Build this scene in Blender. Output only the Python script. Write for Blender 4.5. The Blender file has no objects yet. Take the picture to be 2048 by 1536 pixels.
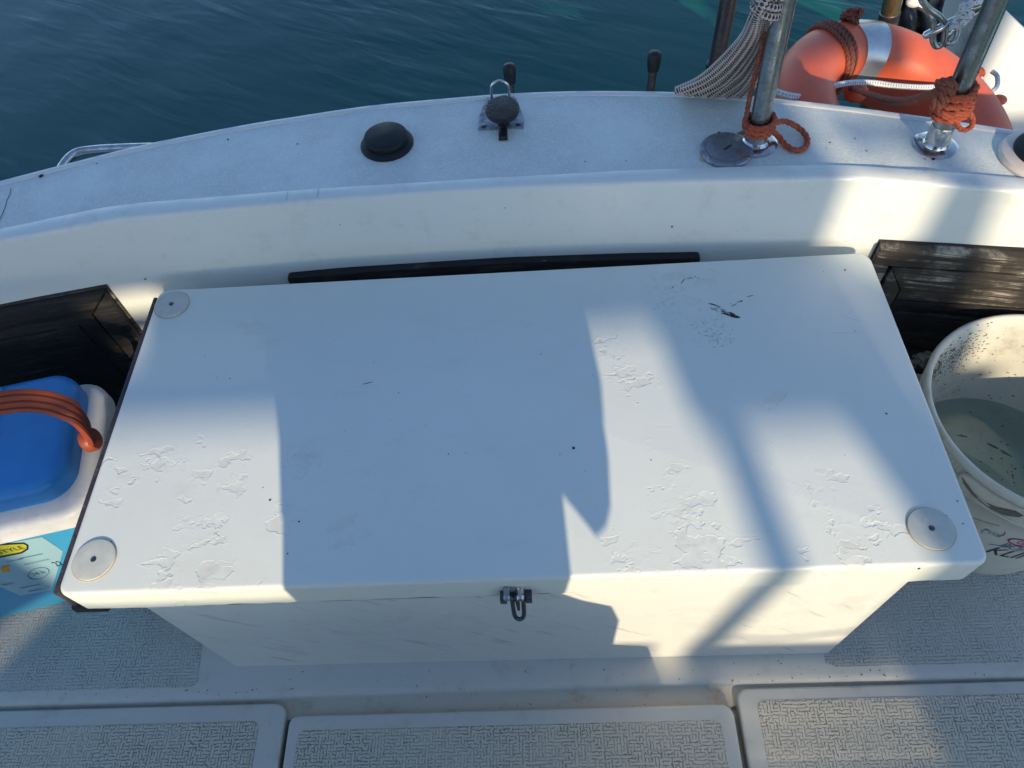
import bpy, math, random
import numpy as np
from mathutils import Vector
random.seed(7)
rng = np.random.RandomState(7)
sc = bpy.context.scene
COL = sc.collection

# ------------------------------------------------------------------ camera, sky, sun, exposure
RX = np.array([[0.99792553, 0.04654901, 0.04447273],
               [-0.0135307, 0.82701798, -0.56201261],
               [-0.06294087, 0.56024499, 0.8259322]])      # rows: world axes in camera space
CAM_H = 0.844                                             # lens height above the box lid (lid top is z = 0)
cd = bpy.data.cameras.new('camera')
cam = bpy.data.objects.new('camera', cd)
COL.objects.link(cam)
cd.sensor_width = 36.0
cd.lens = 1473.0 / 2048.0 * 36.0
cd.clip_start = 0.02
cd.clip_end = 2000.0
from mathutils import Matrix
m4 = Matrix.Identity(4)
for i in range(3):
    for j in range(3):
        m4[i][j] = float(RX[i][j])
m4[2][3] = CAM_H
cam.matrix_world = m4
sc.camera = cam

world = bpy.data.worlds.new('World')
sc.world = world
world.use_nodes = True
wt = world.node_tree
sky = wt.nodes.new('ShaderNodeTexSky')
sky.sky_type = 'NISHITA'
sky.sun_disc = False
SUN_TO = Vector((0.17, -1.0, 0.473)).normalized()
sky.sun_elevation = math.asin(SUN_TO.z)
sky.sun_rotation = math.atan2(SUN_TO.x, SUN_TO.y)
sky.air_density = 1.0
sky.dust_density = 0.3
sky.ozone_density = 2.6
bg = wt.nodes['Background']
wt.links.new(sky.outputs[0], bg.inputs[0])
bg.inputs[1].default_value = 0.15
sd = bpy.data.lights.new('sun', 'SUN')
sd.energy = 3.3
sd.color = (1.0, 0.82, 0.56)
sd.angle = math.radians(0.53)
sun = bpy.data.objects.new('sun', sd)
COL.objects.link(sun)
sun.rotation_euler = SUN_TO.to_track_quat('Z', 'Y').to_euler()
sc.view_settings.view_transform = 'Standard'
sc.view_settings.look = 'None'
sc.view_settings.exposure = 0.55
sc.view_settings.gamma = 1.0
sc.view_settings.use_curve_mapping = False

CAMP = np.array([0.0, 0.0, CAM_H])


def ray(px, py):
    d = np.array([px - 1024.0, -(py - 768.0), -1473.0])
    d = RX @ d
    return d / np.linalg.norm(d)


def at(px, py, z=None, y=None, n=None, q=None):
    """point of a plane of the boat seen at a place of the photograph"""
    r = ray(px, py)
    if n is not None:
        n = np.array(n, float)
        t = ((np.array(q) - CAMP) @ n) / (r @ n)
    elif z is not None:
        t = (z - CAM_H) / r[2]
    else:
        t = y / r[1]
    return CAMP + r * t


# ------------------------------------------------------------------ materials
class Mat:
    def __init__(s, name):
        s.m = bpy.data.materials.new(name)
        s.m.use_nodes = True
        s.t = s.m.node_tree
        s.b = s.t.nodes['Principled BSDF']
        s.pos = None

    def n(s, typ, **kw):
        x = s.t.nodes.new('ShaderNode' + typ)
        for k, v in kw.items():
            if k.startswith('_'):
                setattr(x, k[1:], v)
            else:
                key = int(k[1:]) if k[0] == 'i' and k[1:].isdigit() else k
                inp = x.inputs[key]
                if hasattr(v, 'is_linked') or isinstance(v, bpy.types.NodeSocket):
                    s.t.links.new(v, inp)
                else:
                    inp.default_value = v
        return x

    def P(s):
        if s.pos is None:
            s.pos = s.n('NewGeometry').outputs['Position']
        return s.pos

    def math(s, op, a, b=None, c=None, clamp=False):
        x = s.n('Math', _operation=op, _use_clamp=clamp)
        for i, v in enumerate((a, b, c)):
            if v is None:
                continue
            if isinstance(v, bpy.types.NodeSocket):
                s.t.links.new(v, x.inputs[i])
            else:
                x.inputs[i].default_value = v
        return x.outputs[0]

    def scale(s, v, sc_, loc=(0, 0, 0), rot=(0, 0, 0)):
        x = s.n('Mapping')
        s.t.links.new(v, x.inputs[0])
        x.inputs['Scale'].default_value = sc_
        x.inputs['Location'].default_value = loc
        x.inputs['Rotation'].default_value = rot
        return x.outputs[0]

    def noise(s, v, scale, detail=3.0, rough=0.5, dist=0.0):
        x = s.n('TexNoise')
        s.t.links.new(v, x.inputs['Vector'])
        x.inputs['Scale'].default_value = scale
        x.inputs['Detail'].default_value = detail
        x.inputs['Roughness'].default_value = rough
        x.inputs['Distortion'].default_value = dist
        return x.outputs['Fac']

    def ramp(s, f, a, b, lo=0.0, hi=1.0, smooth=True):
        x = s.n('MapRange', _clamp=True)
        if smooth:
            x.interpolation_type = 'SMOOTHSTEP'
        s.t.links.new(f, x.inputs[0])
        for i, v in zip((1, 2, 3, 4), (a, b, lo, hi)):
            x.inputs[i].default_value = v
        return x.outputs[0]

    def mix(s, f, a, b):
        x = s.n('Mix', _data_type='RGBA')
        for i, v in ((0, f), (6, a), (7, b)):
            if isinstance(v, bpy.types.NodeSocket):
                s.t.links.new(v, x.inputs[i])
            elif i == 0:
                x.inputs[0].default_value = v
            else:
                x.inputs[i].default_value = (*v, 1.0)
        return x.outputs[2]

    def bump(s, h, strength=0.5, dist=0.001, normal=None):
        x = s.n('Bump')
        s.t.links.new(h, x.inputs['Height'])
        x.inputs['Strength'].default_value = strength
        x.inputs['Distance'].default_value = dist
        if normal is not None:
            s.t.links.new(normal, x.inputs['Normal'])
        return x.outputs[0]

    def out(s, color=None, rough=None, normal=None, metal=None, spec=None, **kw):
        for key, v in (('Base Color', color), ('Roughness', rough), ('Normal', normal), ('Metallic', metal),
                       ('Specular IOR Level', spec)) + tuple(kw.items()):
            if v is None:
                continue
            if isinstance(v, bpy.types.NodeSocket):
                s.t.links.new(v, s.b.inputs[key])
            elif key == 'Base Color':
                s.b.inputs[key].default_value = (*v, 1.0)
            else:
                s.b.inputs[key].default_value = v
        return s.m


def simple(name, col, rough=0.5, metal=0.0, var=0.25, vscale=40.0, bscale=200.0, bstr=0.15, bdist=0.001, spec=0.5,
           dirt=None):
    M = Mat(name)
    nz = M.noise(M.P(), vscale, 4.0, 0.6)
    f = M.ramp(nz, 0.3, 0.75)
    dark = tuple(c * (1 - var) for c in col)
    c = M.mix(f, dark, col)
    if dirt:
        d = M.ramp(M.noise(M.P(), vscale * 2.3, 6.0, 0.7), 0.56, 0.72)
        c = M.mix(M.math('MULTIPLY', d, dirt[3]), c, dirt[:3])
    b = M.bump(M.noise(M.P(), bscale, 4.0, 0.6), bstr, bdist)
    r = M.ramp(nz, 0.2, 0.8, rough * 0.8, min(1.0, rough * 1.25))
    return M.out(color=c, rough=r, metal=metal, normal=b, spec=spec)


def gelcoat(name, col, dirtcol=(0.30, 0.27, 0.21), dirt=0.35, rough=0.45, specks=0.5, wavy=0.05, streak=False):
    M = Mat(name)
    P = M.P()
    big = M.ramp(M.noise(P, 3.0, 4.0, 0.6), 0.35, 0.7)
    mid = M.ramp(M.noise(P, 22.0, 6.0, 0.68), 0.50, 0.78)
    c = M.mix(M.math('MULTIPLY', big, 0.10), col, tuple(x * y for x, y in zip(col, (0.86, 0.87, 0.88))))
    c = M.mix(M.math('MULTIPLY', mid, dirt), c, dirtcol)
    # little specks of grime
    v = M.n('TexVoronoi', _feature='F1')
    M.t.links.new(P, v.inputs['Vector'])
    v.inputs['Scale'].default_value = 95.0
    sel = M.ramp(M.noise(P, 14.0, 3.0, 0.5), 0.52, 0.66)
    rnd = M.math('LESS_THAN', M.math('FRACT', M.math('MULTIPLY', v.outputs['Color'], 7.3)), 0.22)
    sp = M.ramp(v.outputs['Distance'], 0.05, 0.14, 1.0, 0.0)
    sp = M.math('MULTIPLY', M.math('MULTIPLY', sp, rnd), M.math('MULTIPLY', sel, specks))
    c = M.mix(sp, c, (0.08, 0.07, 0.06))
    h = M.math('ADD', M.noise(P, 6.0, 2.0, 0.5), M.math('MULTIPLY', M.noise(P, 260.0, 4.0, 0.6), 0.02 + wavy))
    if streak:
        st = M.noise(M.scale(M.scale(P, (1, 1, 1), rot=(0, 0.75, 0)), (70, 70, 9)), 1.0, 4.0, 0.6)
        c = M.mix(M.math('MULTIPLY', M.ramp(st, 0.58, 0.74), 0.40), c, (0.22, 0.22, 0.22))
    b = M.bump(h, 0.35, 0.0015)
    r = M.ramp(M.noise(P, 30.0, 4.0, 0.6), 0.3, 0.7, rough * 0.8, rough * 1.2)
    return M.out(color=c, rough=r, normal=b, spec=0.45)


def lid_material(centres):
    """white gelcoat with flaked, lifted patches of paint"""
    M = Mat('flaking white gelcoat')
    P = M.P()
    col = (0.725, 0.765, 0.725)
    mask = None
    for (x, y, r) in centres:
        dn = M.n('VectorMath', _operation='DISTANCE')
        M.t.links.new(P, dn.inputs[0])
        dn.inputs[1].default_value = (x, y, 0.0)
        g = M.ramp(dn.outputs['Value'], r * 0.15, r * 1.25, 1.0, 0.0)
        mask = g if mask is None else M.math('MAXIMUM', mask, g)
    warp = M.n('VectorMath', _operation='ADD')
    nn = M.n('TexNoise')
    M.t.links.new(P, nn.inputs['Vector'])
    nn.inputs['Scale'].default_value = 70.0
    nn.inputs['Detail'].default_value = 5.0
    ws = M.n('VectorMath', _operation='SCALE')
    M.t.links.new(nn.outputs['Color'], ws.inputs[0])
    ws.inputs['Scale'].default_value = 0.022
    M.t.links.new(P, warp.inputs[0])
    M.t.links.new(ws.outputs[0], warp.inputs[1])
    n1 = M.noise(M.scale(warp.outputs[0], (1, 1.7, 1)), 27.0, 2.5, 0.5)
    thr = M.ramp(mask, 0.0, 1.0, 0.72, 0.505, smooth=False)
    d = M.math('SUBTRACT', n1, thr)
    flake = M.ramp(d, 0.0, 0.022)                       # 1 inside a chip
    n2 = M.noise(warp.outputs[0], 85.0, 2.0, 0.5)
    thr2 = M.ramp(mask, 0.2, 1.0, 0.88, 0.61, smooth=False)
    flake2 = M.ramp(M.math('SUBTRACT', n2, thr2), 0.0, 0.03)
    brk = M.ramp(M.noise(P, 48.0, 3.0, 0.6), 0.40, 0.60)
    lift = M.math('MULTIPLY', M.ramp(M.math('ABSOLUTE', M.math('ADD', d, 0.02)), 0.0, 0.05, 1.0, 0.0), brk)
    brk2 = M.ramp(M.noise(P, 31.0, 2.0, 0.5), 0.36, 0.58, 0.25, 1.0)
    h = M.math('SUBTRACT', M.math('MULTIPLY', lift, 0.25), M.math('MULTIPLY', brk2, M.math('ADD', flake, M.math('MULTIPLY', flake2, 0.5))))
    # faint old dents everywhere
    n3 = M.noise(warp.outputs[0], 20.0, 3.0, 0.5)
    h = M.math('ADD', h, M.math('MULTIPLY', M.ramp(n3, 0.60, 0.63), 0.10))
    h = M.math('ADD', h, M.math('MULTIPLY', M.noise(P, 5.0, 2.0, 0.5), 1.6))
    h = M.math('ADD', h, M.math('MULTIPLY', M.noise(P, 300.0, 3.0, 0.6), 0.12))
    big = M.ramp(M.noise(P, 4.0, 5.0, 0.65), 0.38, 0.72)
    c = M.mix(M.math('MULTIPLY', big, 0.22), col, (0.60, 0.64, 0.60))
    smear = M.ramp(M.noise(M.scale(P, (1, 2.2, 1)), 9.0, 7.0, 0.72), 0.55, 0.80)
    c = M.mix(M.math('MULTIPLY', smear, 0.28), c, (0.50, 0.50, 0.44))
    c = M.mix(M.math('MULTIPLY', M.math('MULTIPLY', flake, mask), M.math('MULTIPLY', brk, 0.28)), c, (0.55, 0.53, 0.46))
    edge = M.math('MULTIPLY', M.math('MULTIPLY', lift, mask), M.ramp(M.noise(P, 60.0, 3.0, 0.6), 0.45, 0.65))
    c = M.mix(M.math('MULTIPLY', edge, 0.10), c, (0.38, 0.33, 0.26))
    for rot_, sc_v, k_v in ((0.5, 9.0, 0.16), (-0.9, 7.0, 0.12), (0.05, 6.0, 0.12)):
        sn = M.noise(M.scale(M.scale(P, (1, 1, 1), rot=(0, 0, rot_)), (sc_v, 260.0, 1)), 1.0, 3.0, 0.6)
        c = M.mix(M.math('MULTIPLY', M.math('MULTIPLY', M.ramp(sn, 0.66, 0.72), M.ramp(M.noise(P, 7.0, 2.0, 0.5), 0.45, 0.6)), k_v * 1.6), c, (0.40, 0.39, 0.35))
    yel = M.ramp(M.noise(P, 2.6, 5.0, 0.7), 0.50, 0.72)
    c = M.mix(M.math('MULTIPLY', yel, 0.20), c, (0.66, 0.62, 0.50))
    # the black scuffs at the back right
    for (x, y, r, k) in ((0.250, 0.640, 0.040, 0.8), (0.235, 0.660, 0.055, 0.45), (0.185, 0.705, 0.045, 0.5),
                         (-0.335, 0.474, 0.03, 0.4)):
        dn = M.n('VectorMath', _operation='DISTANCE')
        M.t.links.new(P, dn.inputs[0])
        dn.inputs[1].default_value = (x, y, 0.0)
        g = M.ramp(dn.outputs['Value'], r * 0.1, r, 1.0, 0.0)
        s_ = M.ramp(M.noise(M.scale(warp.outputs[0], (1, 2.6, 1), rot=(0, 0, 0.35)), 120.0, 5.0, 0.75), 0.54, 0.66)
        c = M.mix(M.math('MULTIPLY', M.math('MULTIPLY', s_, g), k), c, (0.06, 0.055, 0.06))
    b = M.bump(h, 0.65, 0.0009)
    r = M.ramp(M.noise(P, 25.0, 4.0, 0.6), 0.3, 0.7, 0.34, 0.52)
    return M.out(color=c, rough=r, normal=b, spec=0.5)


def maze_material(name, col, dirtcol, pitch=0.0060, depth=0.0009, dirtk=0.74):
    """moulded non-skid: short grooves that turn at right angles"""
    M = Mat(name)
    P = M.P()
    nn = M.n('TexNoise')
    M.t.links.new(P, nn.inputs['Vector'])
    nn.inputs['Scale'].default_value = 230.0
    nn.inputs['Detail'].default_value = 3.0
    ws = M.n('VectorMath', _operation='MULTIPLY_ADD')
    M.t.links.new(nn.outputs['Color'], ws.inputs[0])
    ws.inputs[1].default_value = (0.0075, 0.0075, 0)
    M.t.links.new(P, ws.inputs[2])
    sx = M.n('SeparateXYZ')
    M.t.links.new(ws.outputs[0], sx.inputs[0])
    cell = pitch * 0.98
    cx = M.math('FLOOR', M.math('DIVIDE', sx.outputs[0], cell))
    cy = M.math('FLOOR', M.math('DIVIDE', sx.outputs[1], cell))
    cv = M.n('CombineXYZ')
    M.t.links.new(cx, cv.inputs[0])
    M.t.links.new(cy, cv.inputs[1])
    wn = M.n('TexWhiteNoise', _noise_dimensions='2D')
    M.t.links.new(cv.outputs[0], wn.inputs['Vector'])
    pick = M.math('GREATER_THAN', wn.outputs['Value'], 0.46)
    k = 2 * math.pi / pitch * 1.20
    a = M.math('SINE', M.math('MULTIPLY', sx.outputs[0], k))
    b_ = M.math('SINE', M.math('MULTIPLY', sx.outputs[1], k))
    mx = M.n('Mix', _data_type='FLOAT')
    M.t.links.new(pick, mx.inputs[0])
    M.t.links.new(a, mx.inputs[2])
    M.t.links.new(b_, mx.inputs[3])
    w = M.ramp(mx.outputs[0], -0.95, -0.45)              # 0 in a groove
    worn = M.ramp(M.noise(P, 9.0, 5.0, 0.7), 0.35, 0.65)
    gr = M.math('MULTIPLY', M.math('SUBTRACT', 1.0, w), M.ramp(worn, 0, 1, 0.45, 1.0))
    big = M.ramp(M.noise(P, 5.0, 5.0, 0.65), 0.35, 0.72)
    c = M.mix(M.math('MULTIPLY', big, 0.35), col, tuple(x * y for x, y in zip(col, (0.80, 0.80, 0.74))))
    c = M.mix(M.math('MULTIPLY', gr, dirtk), c, dirtcol)
    h = M.math('ADD', w, M.math('MULTIPLY', M.noise(P, 400.0, 3.0, 0.6), 0.15))
    b = M.bump(h, 1.0, depth)
    return M.out(color=c, rough=0.62, normal=b, spec=0.3)


def deck_material():
    """side deck: fine woven non-skid"""
    M = Mat('woven grey white deck')
    P = M.P()
    col = (0.76, 0.83, 0.80)
    a = M.noise(M.scale(P, (520, 120, 1)), 1.0, 2.0, 0.6)
    b_ = M.noise(M.scale(P, (120, 520, 1)), 1.0, 2.0, 0.6)
    f = M.math('MAXIMUM', a, b_)
    worn = M.ramp(M.noise(P, 7.0, 5.0, 0.7), 0.3, 0.7)
    c = M.mix(M.math('MULTIPLY', worn, 0.16), col, (0.56, 0.57, 0.55))
    dk = M.math('MULTIPLY', M.ramp(f, 0.50, 0.72, 1.0, 0.0), M.ramp(worn, 0, 1, 0.22, 0.5))
    c = M.mix(dk, c, (0.46, 0.47, 0.47))
    sp = M.ramp(M.noise(P, 75.0, 5.0, 0.75), 0.70, 0.78)
    c = M.mix(M.math('MULTIPLY', sp, 0.55), c, (0.14, 0.13, 0.12))
    b = M.bump(f, 1.0, 0.0012)
    return M.out(color=c, rough=0.6, normal=b, spec=0.35)


def wood_material(name, dark, light, amt=0.5, rough=0.7):
    M = Mat(name)
    P = M.P()
    nn = M.scale(P, (5, 5, 170))
    g = M.noise(nn, 1.0, 7.0, 0.72, 0.6)
    g2 = M.noise(M.scale(P, (14, 14, 420)), 1.0, 5.0, 0.7)
    pat = M.ramp(M.noise(P, 16.0, 5.0, 0.7), 0.42, 0.70)
    f = M.math('MULTIPLY', M.ramp(g, 0.46, 0.64), M.math('ADD', M.math('MULTIPLY', pat, amt), 0.06))
    c = M.mix(f, dark, light)
    pa = M.math('MULTIPLY', M.ramp(g2, 0.66, 0.72), M.ramp(M.noise(P, 26.0, 4.0, 0.7), 0.56, 0.66))
    c = M.mix(M.math('MULTIPLY', pa, 0.8), c, (0.42, 0.40, 0.37))
    h = M.math('ADD', g, M.math('MULTIPLY', g2, 0.6))
    b = M.bump(h, 0.9, 0.0022)
    return M.out(color=c, rough=M.ramp(g, 0.3, 0.7, rough * 0.75, min(1, rough * 1.2)), normal=b, spec=0.4)


def metal_material(name, col, rough=0.3, rust=0.2):
    M = Mat(name)
    P = M.P()
    a = M.noise(P, 60.0, 6.0, 0.7)
    b_ = M.noise(M.scale(P, (300, 300, 30)), 1.0, 3.0, 0.6)
    c = M.mix(M.ramp(a, 0.35, 0.7), col, tuple(x * 0.6 for x in col))
    c = M.mix(M.math('MULTIPLY', M.ramp(M.noise(P, 140.0, 5.0, 0.7), 0.55, 0.7), rust), c, (0.16, 0.11, 0.06))
    return M.out(color=c, rough=M.ramp(a, 0.3, 0.7, rough * 0.7, rough * 1.5), metal=0.95,
                 normal=M.bump(b_, 0.12, 0.0006))


def rope_material(name, light, dark, fu, fv=2.0, thr=0.0, rough=0.85):
    M = Mat(name)
    uv = M.n('UVMap')
    s = M.n('SeparateXYZ')
    M.t.links.new(uv.outputs[0], s.inputs[0])
    u = M.math('MULTIPLY', s.outputs[0], fu)
    v = M.math('MULTIPLY', s.outputs[1], 2 * math.pi * fv)
    p = M.math('MULTIPLY', M.math('SINE', M.math('ADD', u, v)), M.math('SINE', M.math('SUBTRACT', u, v)))
    f = M.ramp(p, thr - 0.15, thr + 0.15)
    nz = M.ramp(M.noise(M.P(), 220.0, 4.0, 0.7), 0.35, 0.7)
    c = M.mix(f, dark, light)
    c = M.mix(M.math('MULTIPLY', nz, 0.35), c, tuple(x * 0.55 for x in light))
    b = M.bump(M.math('ADD', M.math('ABSOLUTE', p), M.math('MULTIPLY', nz, 0.3)), 0.9, 0.0012)
    return M.out(color=c, rough=rough, normal=b, spec=0.2)


def sea_material():
    M = Mat('teal harbour water')
    P = M.P()
    q = M.scale(M.scale(P, (1, 1, 1), rot=(0, 0, math.radians(30))), (2.2, 9.5, 1))
    a = M.noise(q, 1.0, 2.0, 0.45, 0.5)
    b_ = M.noise(M.scale(M.scale(P, (1, 1, 1), rot=(0, 0, math.radians(44))), (5, 15, 1)), 1.0, 2.0, 0.5, 0.3)
    cc = M.noise(M.scale(M.scale(P, (1, 1, 1), rot=(0, 0, math.radians(18))), (1.0, 2.2, 1)), 0.9, 2.0, 0.5)
    calm = M.ramp(M.noise(P, 1.1, 2.0, 0.5), 0.35, 0.65, 0.25, 1.0)
    h = M.math('ADD', M.math('MULTIPLY', M.math('ADD', M.math('MULTIPLY', a, 0.6), M.math('MULTIPLY', b_, 0.25)), calm), M.math('MULTIPLY', cc, 0.8))
    sx = M.n('SeparateXYZ')
    M.t.links.new(P, sx.inputs[0])
    shoal = M.ramp(M.math('ADD', sx.outputs[0], M.math('MULTIPLY', M.noise(P, 0.7, 3.0, 0.5), 1.6)), -0.6, 2.6)
    c = M.mix(shoal, (0.003, 0.074, 0.076), (0.003, 0.100, 0.082))
    b = M.bump(h, 1.0, 0.014)
    M.b.inputs['IOR'].default_value = 1.33
    return M.out(color=c, rough=0.12, normal=b, spec=0.5)


def thin_water_material():
    m = bpy.data.materials.new('still bucket water')
    m.use_nodes = True
    t = m.node_tree
    t.nodes.clear()
    o = t.nodes.new('ShaderNodeOutputMaterial')
    mx = t.nodes.new('ShaderNodeMixShader')
    fr = t.nodes.new('ShaderNodeFresnel')
    fr.inputs[0].default_value = 1.33
    tr = t.nodes.new('ShaderNodeBsdfTransparent')
    tr.inputs[0].default_value = (0.88, 0.95, 0.92, 1)
    gl = t.nodes.new('ShaderNodeBsdfGlossy')
    gl.inputs['Roughness'].default_value = 0.03
    t.links.new(fr.outputs[0], mx.inputs[0])
    t.links.new(tr.outputs[0], mx.inputs[1])
    t.links.new(gl.outputs[0], mx.inputs[2])
    t.links.new(mx.outputs[0], o.inputs[0])
    return m


# ------------------------------------------------------------------ mesh helpers
class MB:
    def __init__(s):
        s.v, s.f, s.uv = [], [], []

    def add(s, vs, fs, uvs=None):
        o = len(s.v)
        s.v += [tuple(map(float, p)) for p in vs]
        s.uv += list(uvs) if uvs is not None else [(0.0, 0.0)] * len(vs)
        s.f += [tuple(i + o for i in f) for f in fs]
        return s

    def tube(s, path, r, seg=14, caps=True, closed=False):
        P = [np.array(p, float) for p in path]
        n = len(P)
        rr = r if hasattr(r, '__len__') else [r] * n
        T = []
        for i in range(n):
            a = P[(i - 1) % n] if (closed or i > 0) else P[i]
            b = P[(i + 1) % n] if (closed or i < n - 1) else P[i]
            d = b - a
            T.append(d / (np.linalg.norm(d) + 1e-12))
        up = np.array([0, 0, 1.0]) if abs(T[0][2]) < 0.9 else np.array([1.0, 0, 0])
        N = np.cross(T[0], up)
        N /= np.linalg.norm(N)
        vs, uvs, L = [], [], 0.0
        for i in range(n):
            if i:
                L += np.linalg.norm(P[i] - P[i - 1])
            N = N - T[i] * (N @ T[i])
            N /= np.linalg.norm(N) + 1e-12
            B = np.cross(T[i], N)
            for k in range(seg + 1):
                a = 2 * math.pi * k / seg
                vs.append(P[i] + rr[i] * (math.cos(a) * N + math.sin(a) * B))
                uvs.append((L, k / seg))
        w = seg + 1
        fs = []
        for i in range(n if closed else n - 1):
            j = (i + 1) % n
            for k in range(seg):
                fs.append((i * w + k, i * w + k + 1, j * w + k + 1, j * w + k))
        if caps and not closed:
            fs.append(tuple(range(seg - 1, -1, -1)))
            fs.append(tuple((n - 1) * w + k for k in range(seg)))
        return s.add(vs, fs, uvs)

    def lathe(s, prof, c=(0, 0, 0), seg=40, axis=(0, 0, 1), sx=1.0, sy=1.0, close=False):
        ax = np.array(axis, float)
        ax /= np.linalg.norm(ax)
        u = np.cross(ax, [0, 1, 0]) if abs(ax[1]) < 0.9 else np.cross(ax, [1, 0, 0])
        u /= np.linalg.norm(u)
        w_ = np.cross(ax, u)
        c = np.array(c, float)
        vs, fs = [], []
        for (r, z) in prof:
            for k in range(seg):
                a = 2 * math.pi * k / seg
                vs.append(c + ax * z + u * r * sx * math.cos(a) + w_ * r * sy * math.sin(a))
        n = len(prof)
        for i in range(n if close else n - 1):
            j = (i + 1) % n
            for k in range(seg):
                fs.append((i * seg + k, i * seg + (k + 1) % seg, j * seg + (k + 1) % seg, j * seg + k))
        if not close:
            if prof[0][0] > 1e-6:
                fs.append(tuple(range(seg - 1, -1, -1)))
            if prof[-1][0] > 1e-6:
                fs.append(tuple((n - 1) * seg + k for k in range(seg)))
        return s.add(vs, fs)

    def slab(s, outline, z0, z1, bev=0.002, nb=3, jit=0.0, botbev=0.0, fr=None):
        """outline (counter-clockwise 2D) raised from z0 to z1 with a rounded top edge; fr maps (u,v,w) to the world"""
        O = [np.array(p, float) for p in outline]
        n = len(O)
        cen = sum(O) / n
        nor = []
        for i in range(n):
            e1 = O[i] - O[i - 1]
            e2 = O[(i + 1) % n] - O[i]
            t = e1 / (np.linalg.norm(e1) + 1e-12) + e2 / (np.linalg.norm(e2) + 1e-12)
            t /= np.linalg.norm(t) + 1e-12
            k = 1.0 / max(0.5, math.sqrt(max(0.0, 0.5 + 0.5 * float(
                (e1 @ e2) / (np.linalg.norm(e1) * np.linalg.norm(e2) + 1e-12)))))
            nor.append(np.array([t[1], -t[0]]) * k)
        rings = []
        if botbev:
            rings.append((botbev, z0, 0))
            rings.append((0.0, z0 + botbev, 0))
        else:
            rings.append((0.0, z0, jit))
            if jit:
                rings.append((0.0, z0 + 0.004, 0))
        for i in range(nb + 1):
            a = math.pi / 2 * i / max(1, nb)
            rings.append((bev * (1 - math.cos(a)), z1 - bev * (1 - math.sin(a)), 0))
        vs, fs = [], []
        jr = rng.uniform(-1, 1, n)
        jr = (jr + np.roll(jr, 1) + np.roll(jr, 2)) / 1.7
        for (ins, z, j) in rings:
            for i in range(n):
                p = O[i] - nor[i] * ins
                vs.append((p[0], p[1], z + (j * jr[i] if j else 0)))
        m = len(rings)
        for r in range(m - 1):
            for i in range(n):
                k = (i + 1) % n
                fs.append((r * n + i, r * n + k, (r + 1) * n + k, (r + 1) * n + i))
        fs.append(tuple((m - 1) * n + i for i in range(n)))
        fs.append(tuple(range(n - 1, -1, -1)))
        if fr is not None:
            vs = [fr(*p) for p in vs]
        return s.add(vs, fs)

    def box(s, a, b, bev=0.002, rad=0.0, fr=None, jit=0):
        return s.slab(rrect(a[0], a[1], b[0], b[1], rad, 5 if rad else 1), a[2], b[2], bev, 2, fr=fr, jit=jit)

    def ell(s, c, r, seg=14, rings=8, rot=0.0):
        vs, fs = [], []
        ca, sa = math.cos(rot), math.sin(rot)
        for i in range(rings + 1):
            t = math.pi * i / rings
            for k in range(seg):
                a = 2 * math.pi * k / seg
                x, y, z = r[0] * math.sin(t) * math.cos(a), r[1] * math.sin(t) * math.sin(a), r[2] * math.cos(t)
                vs.append((c[0] + x * ca - y * sa, c[1] + x * sa + y * ca, c[2] + z))
        for i in range(rings):
            for k in range(seg):
                q = (k + 1) % seg
                fs.append((i * seg + k, (i + 1) * seg + k, (i + 1) * seg + q, i * seg + q))
        return s.add(vs, fs)

    def rope(s, path, r, ply=3, pitch=None, seg=7, closed=False):
        """laid rope: ply strands wound round the path"""
        P = resample(path, r * 0.9, closed)
        n = len(P)
        pitch = pitch or r * 7
        T = []
        for i in range(n):
            a = P[(i - 1) % n] if (closed or i > 0) else P[i]
            b = P[(i + 1) % n] if (closed or i < n - 1) else P[i]
            d = b - a
            T.append(d / (np.linalg.norm(d) + 1e-12))
        up = np.array([0, 0, 1.0]) if abs(T[0][2]) < 0.9 else np.array([1.0, 0, 0])
        N = np.cross(T[0], up)
        N /= np.linalg.norm(N)
        fr, L = [], 0.0
        for i in range(n):
            if i:
                L += np.linalg.norm(P[i] - P[i - 1])
            N = N - T[i] * (N @ T[i])
            N /= np.linalg.norm(N) + 1e-12
            fr.append((N.copy(), np.cross(T[i], N), L))
        for k in range(ply):
            pts = []
            for i in range(n):
                a = 2 * math.pi * (fr[i][2] / pitch + k / ply)
                pts.append(P[i] + r * 0.5 * (math.cos(a) * fr[i][0] + math.sin(a) * fr[i][1]))
            s.tube(pts, r * 0.58, seg, True, False)
        return s

    def build(s, name, mat, parent=None, smooth=True, angle=40):
        me = bpy.data.meshes.new(name)
        off = np.array(parent['_org']) if parent is not None and '_org' in parent else np.zeros(3)
        me.from_pydata([tuple(np.array(p) - off) for p in s.v], [], s.f)
        uvl = me.uv_layers.new(name='UVMap')
        li = np.zeros(len(me.loops), dtype=np.int32)
        me.loops.foreach_get('vertex_index', li)
        uvl.data.foreach_set('uv', np.array(s.uv, dtype=np.float32)[li].ravel())
        me.materials.append(mat)
        me.update()
        me.validate()
        if smooth:
            me.polygons.foreach_set('use_smooth', [True] * len(me.polygons))
            try:
                me.set_sharp_from_angle(angle=math.radians(angle))
            except Exception:
                pass
        o = bpy.data.objects.new(name, me)
        COL.objects.link(o)
        if parent is not None:
            o.parent = parent
            o['_org'] = [float(x) for x in off]
        return o


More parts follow.
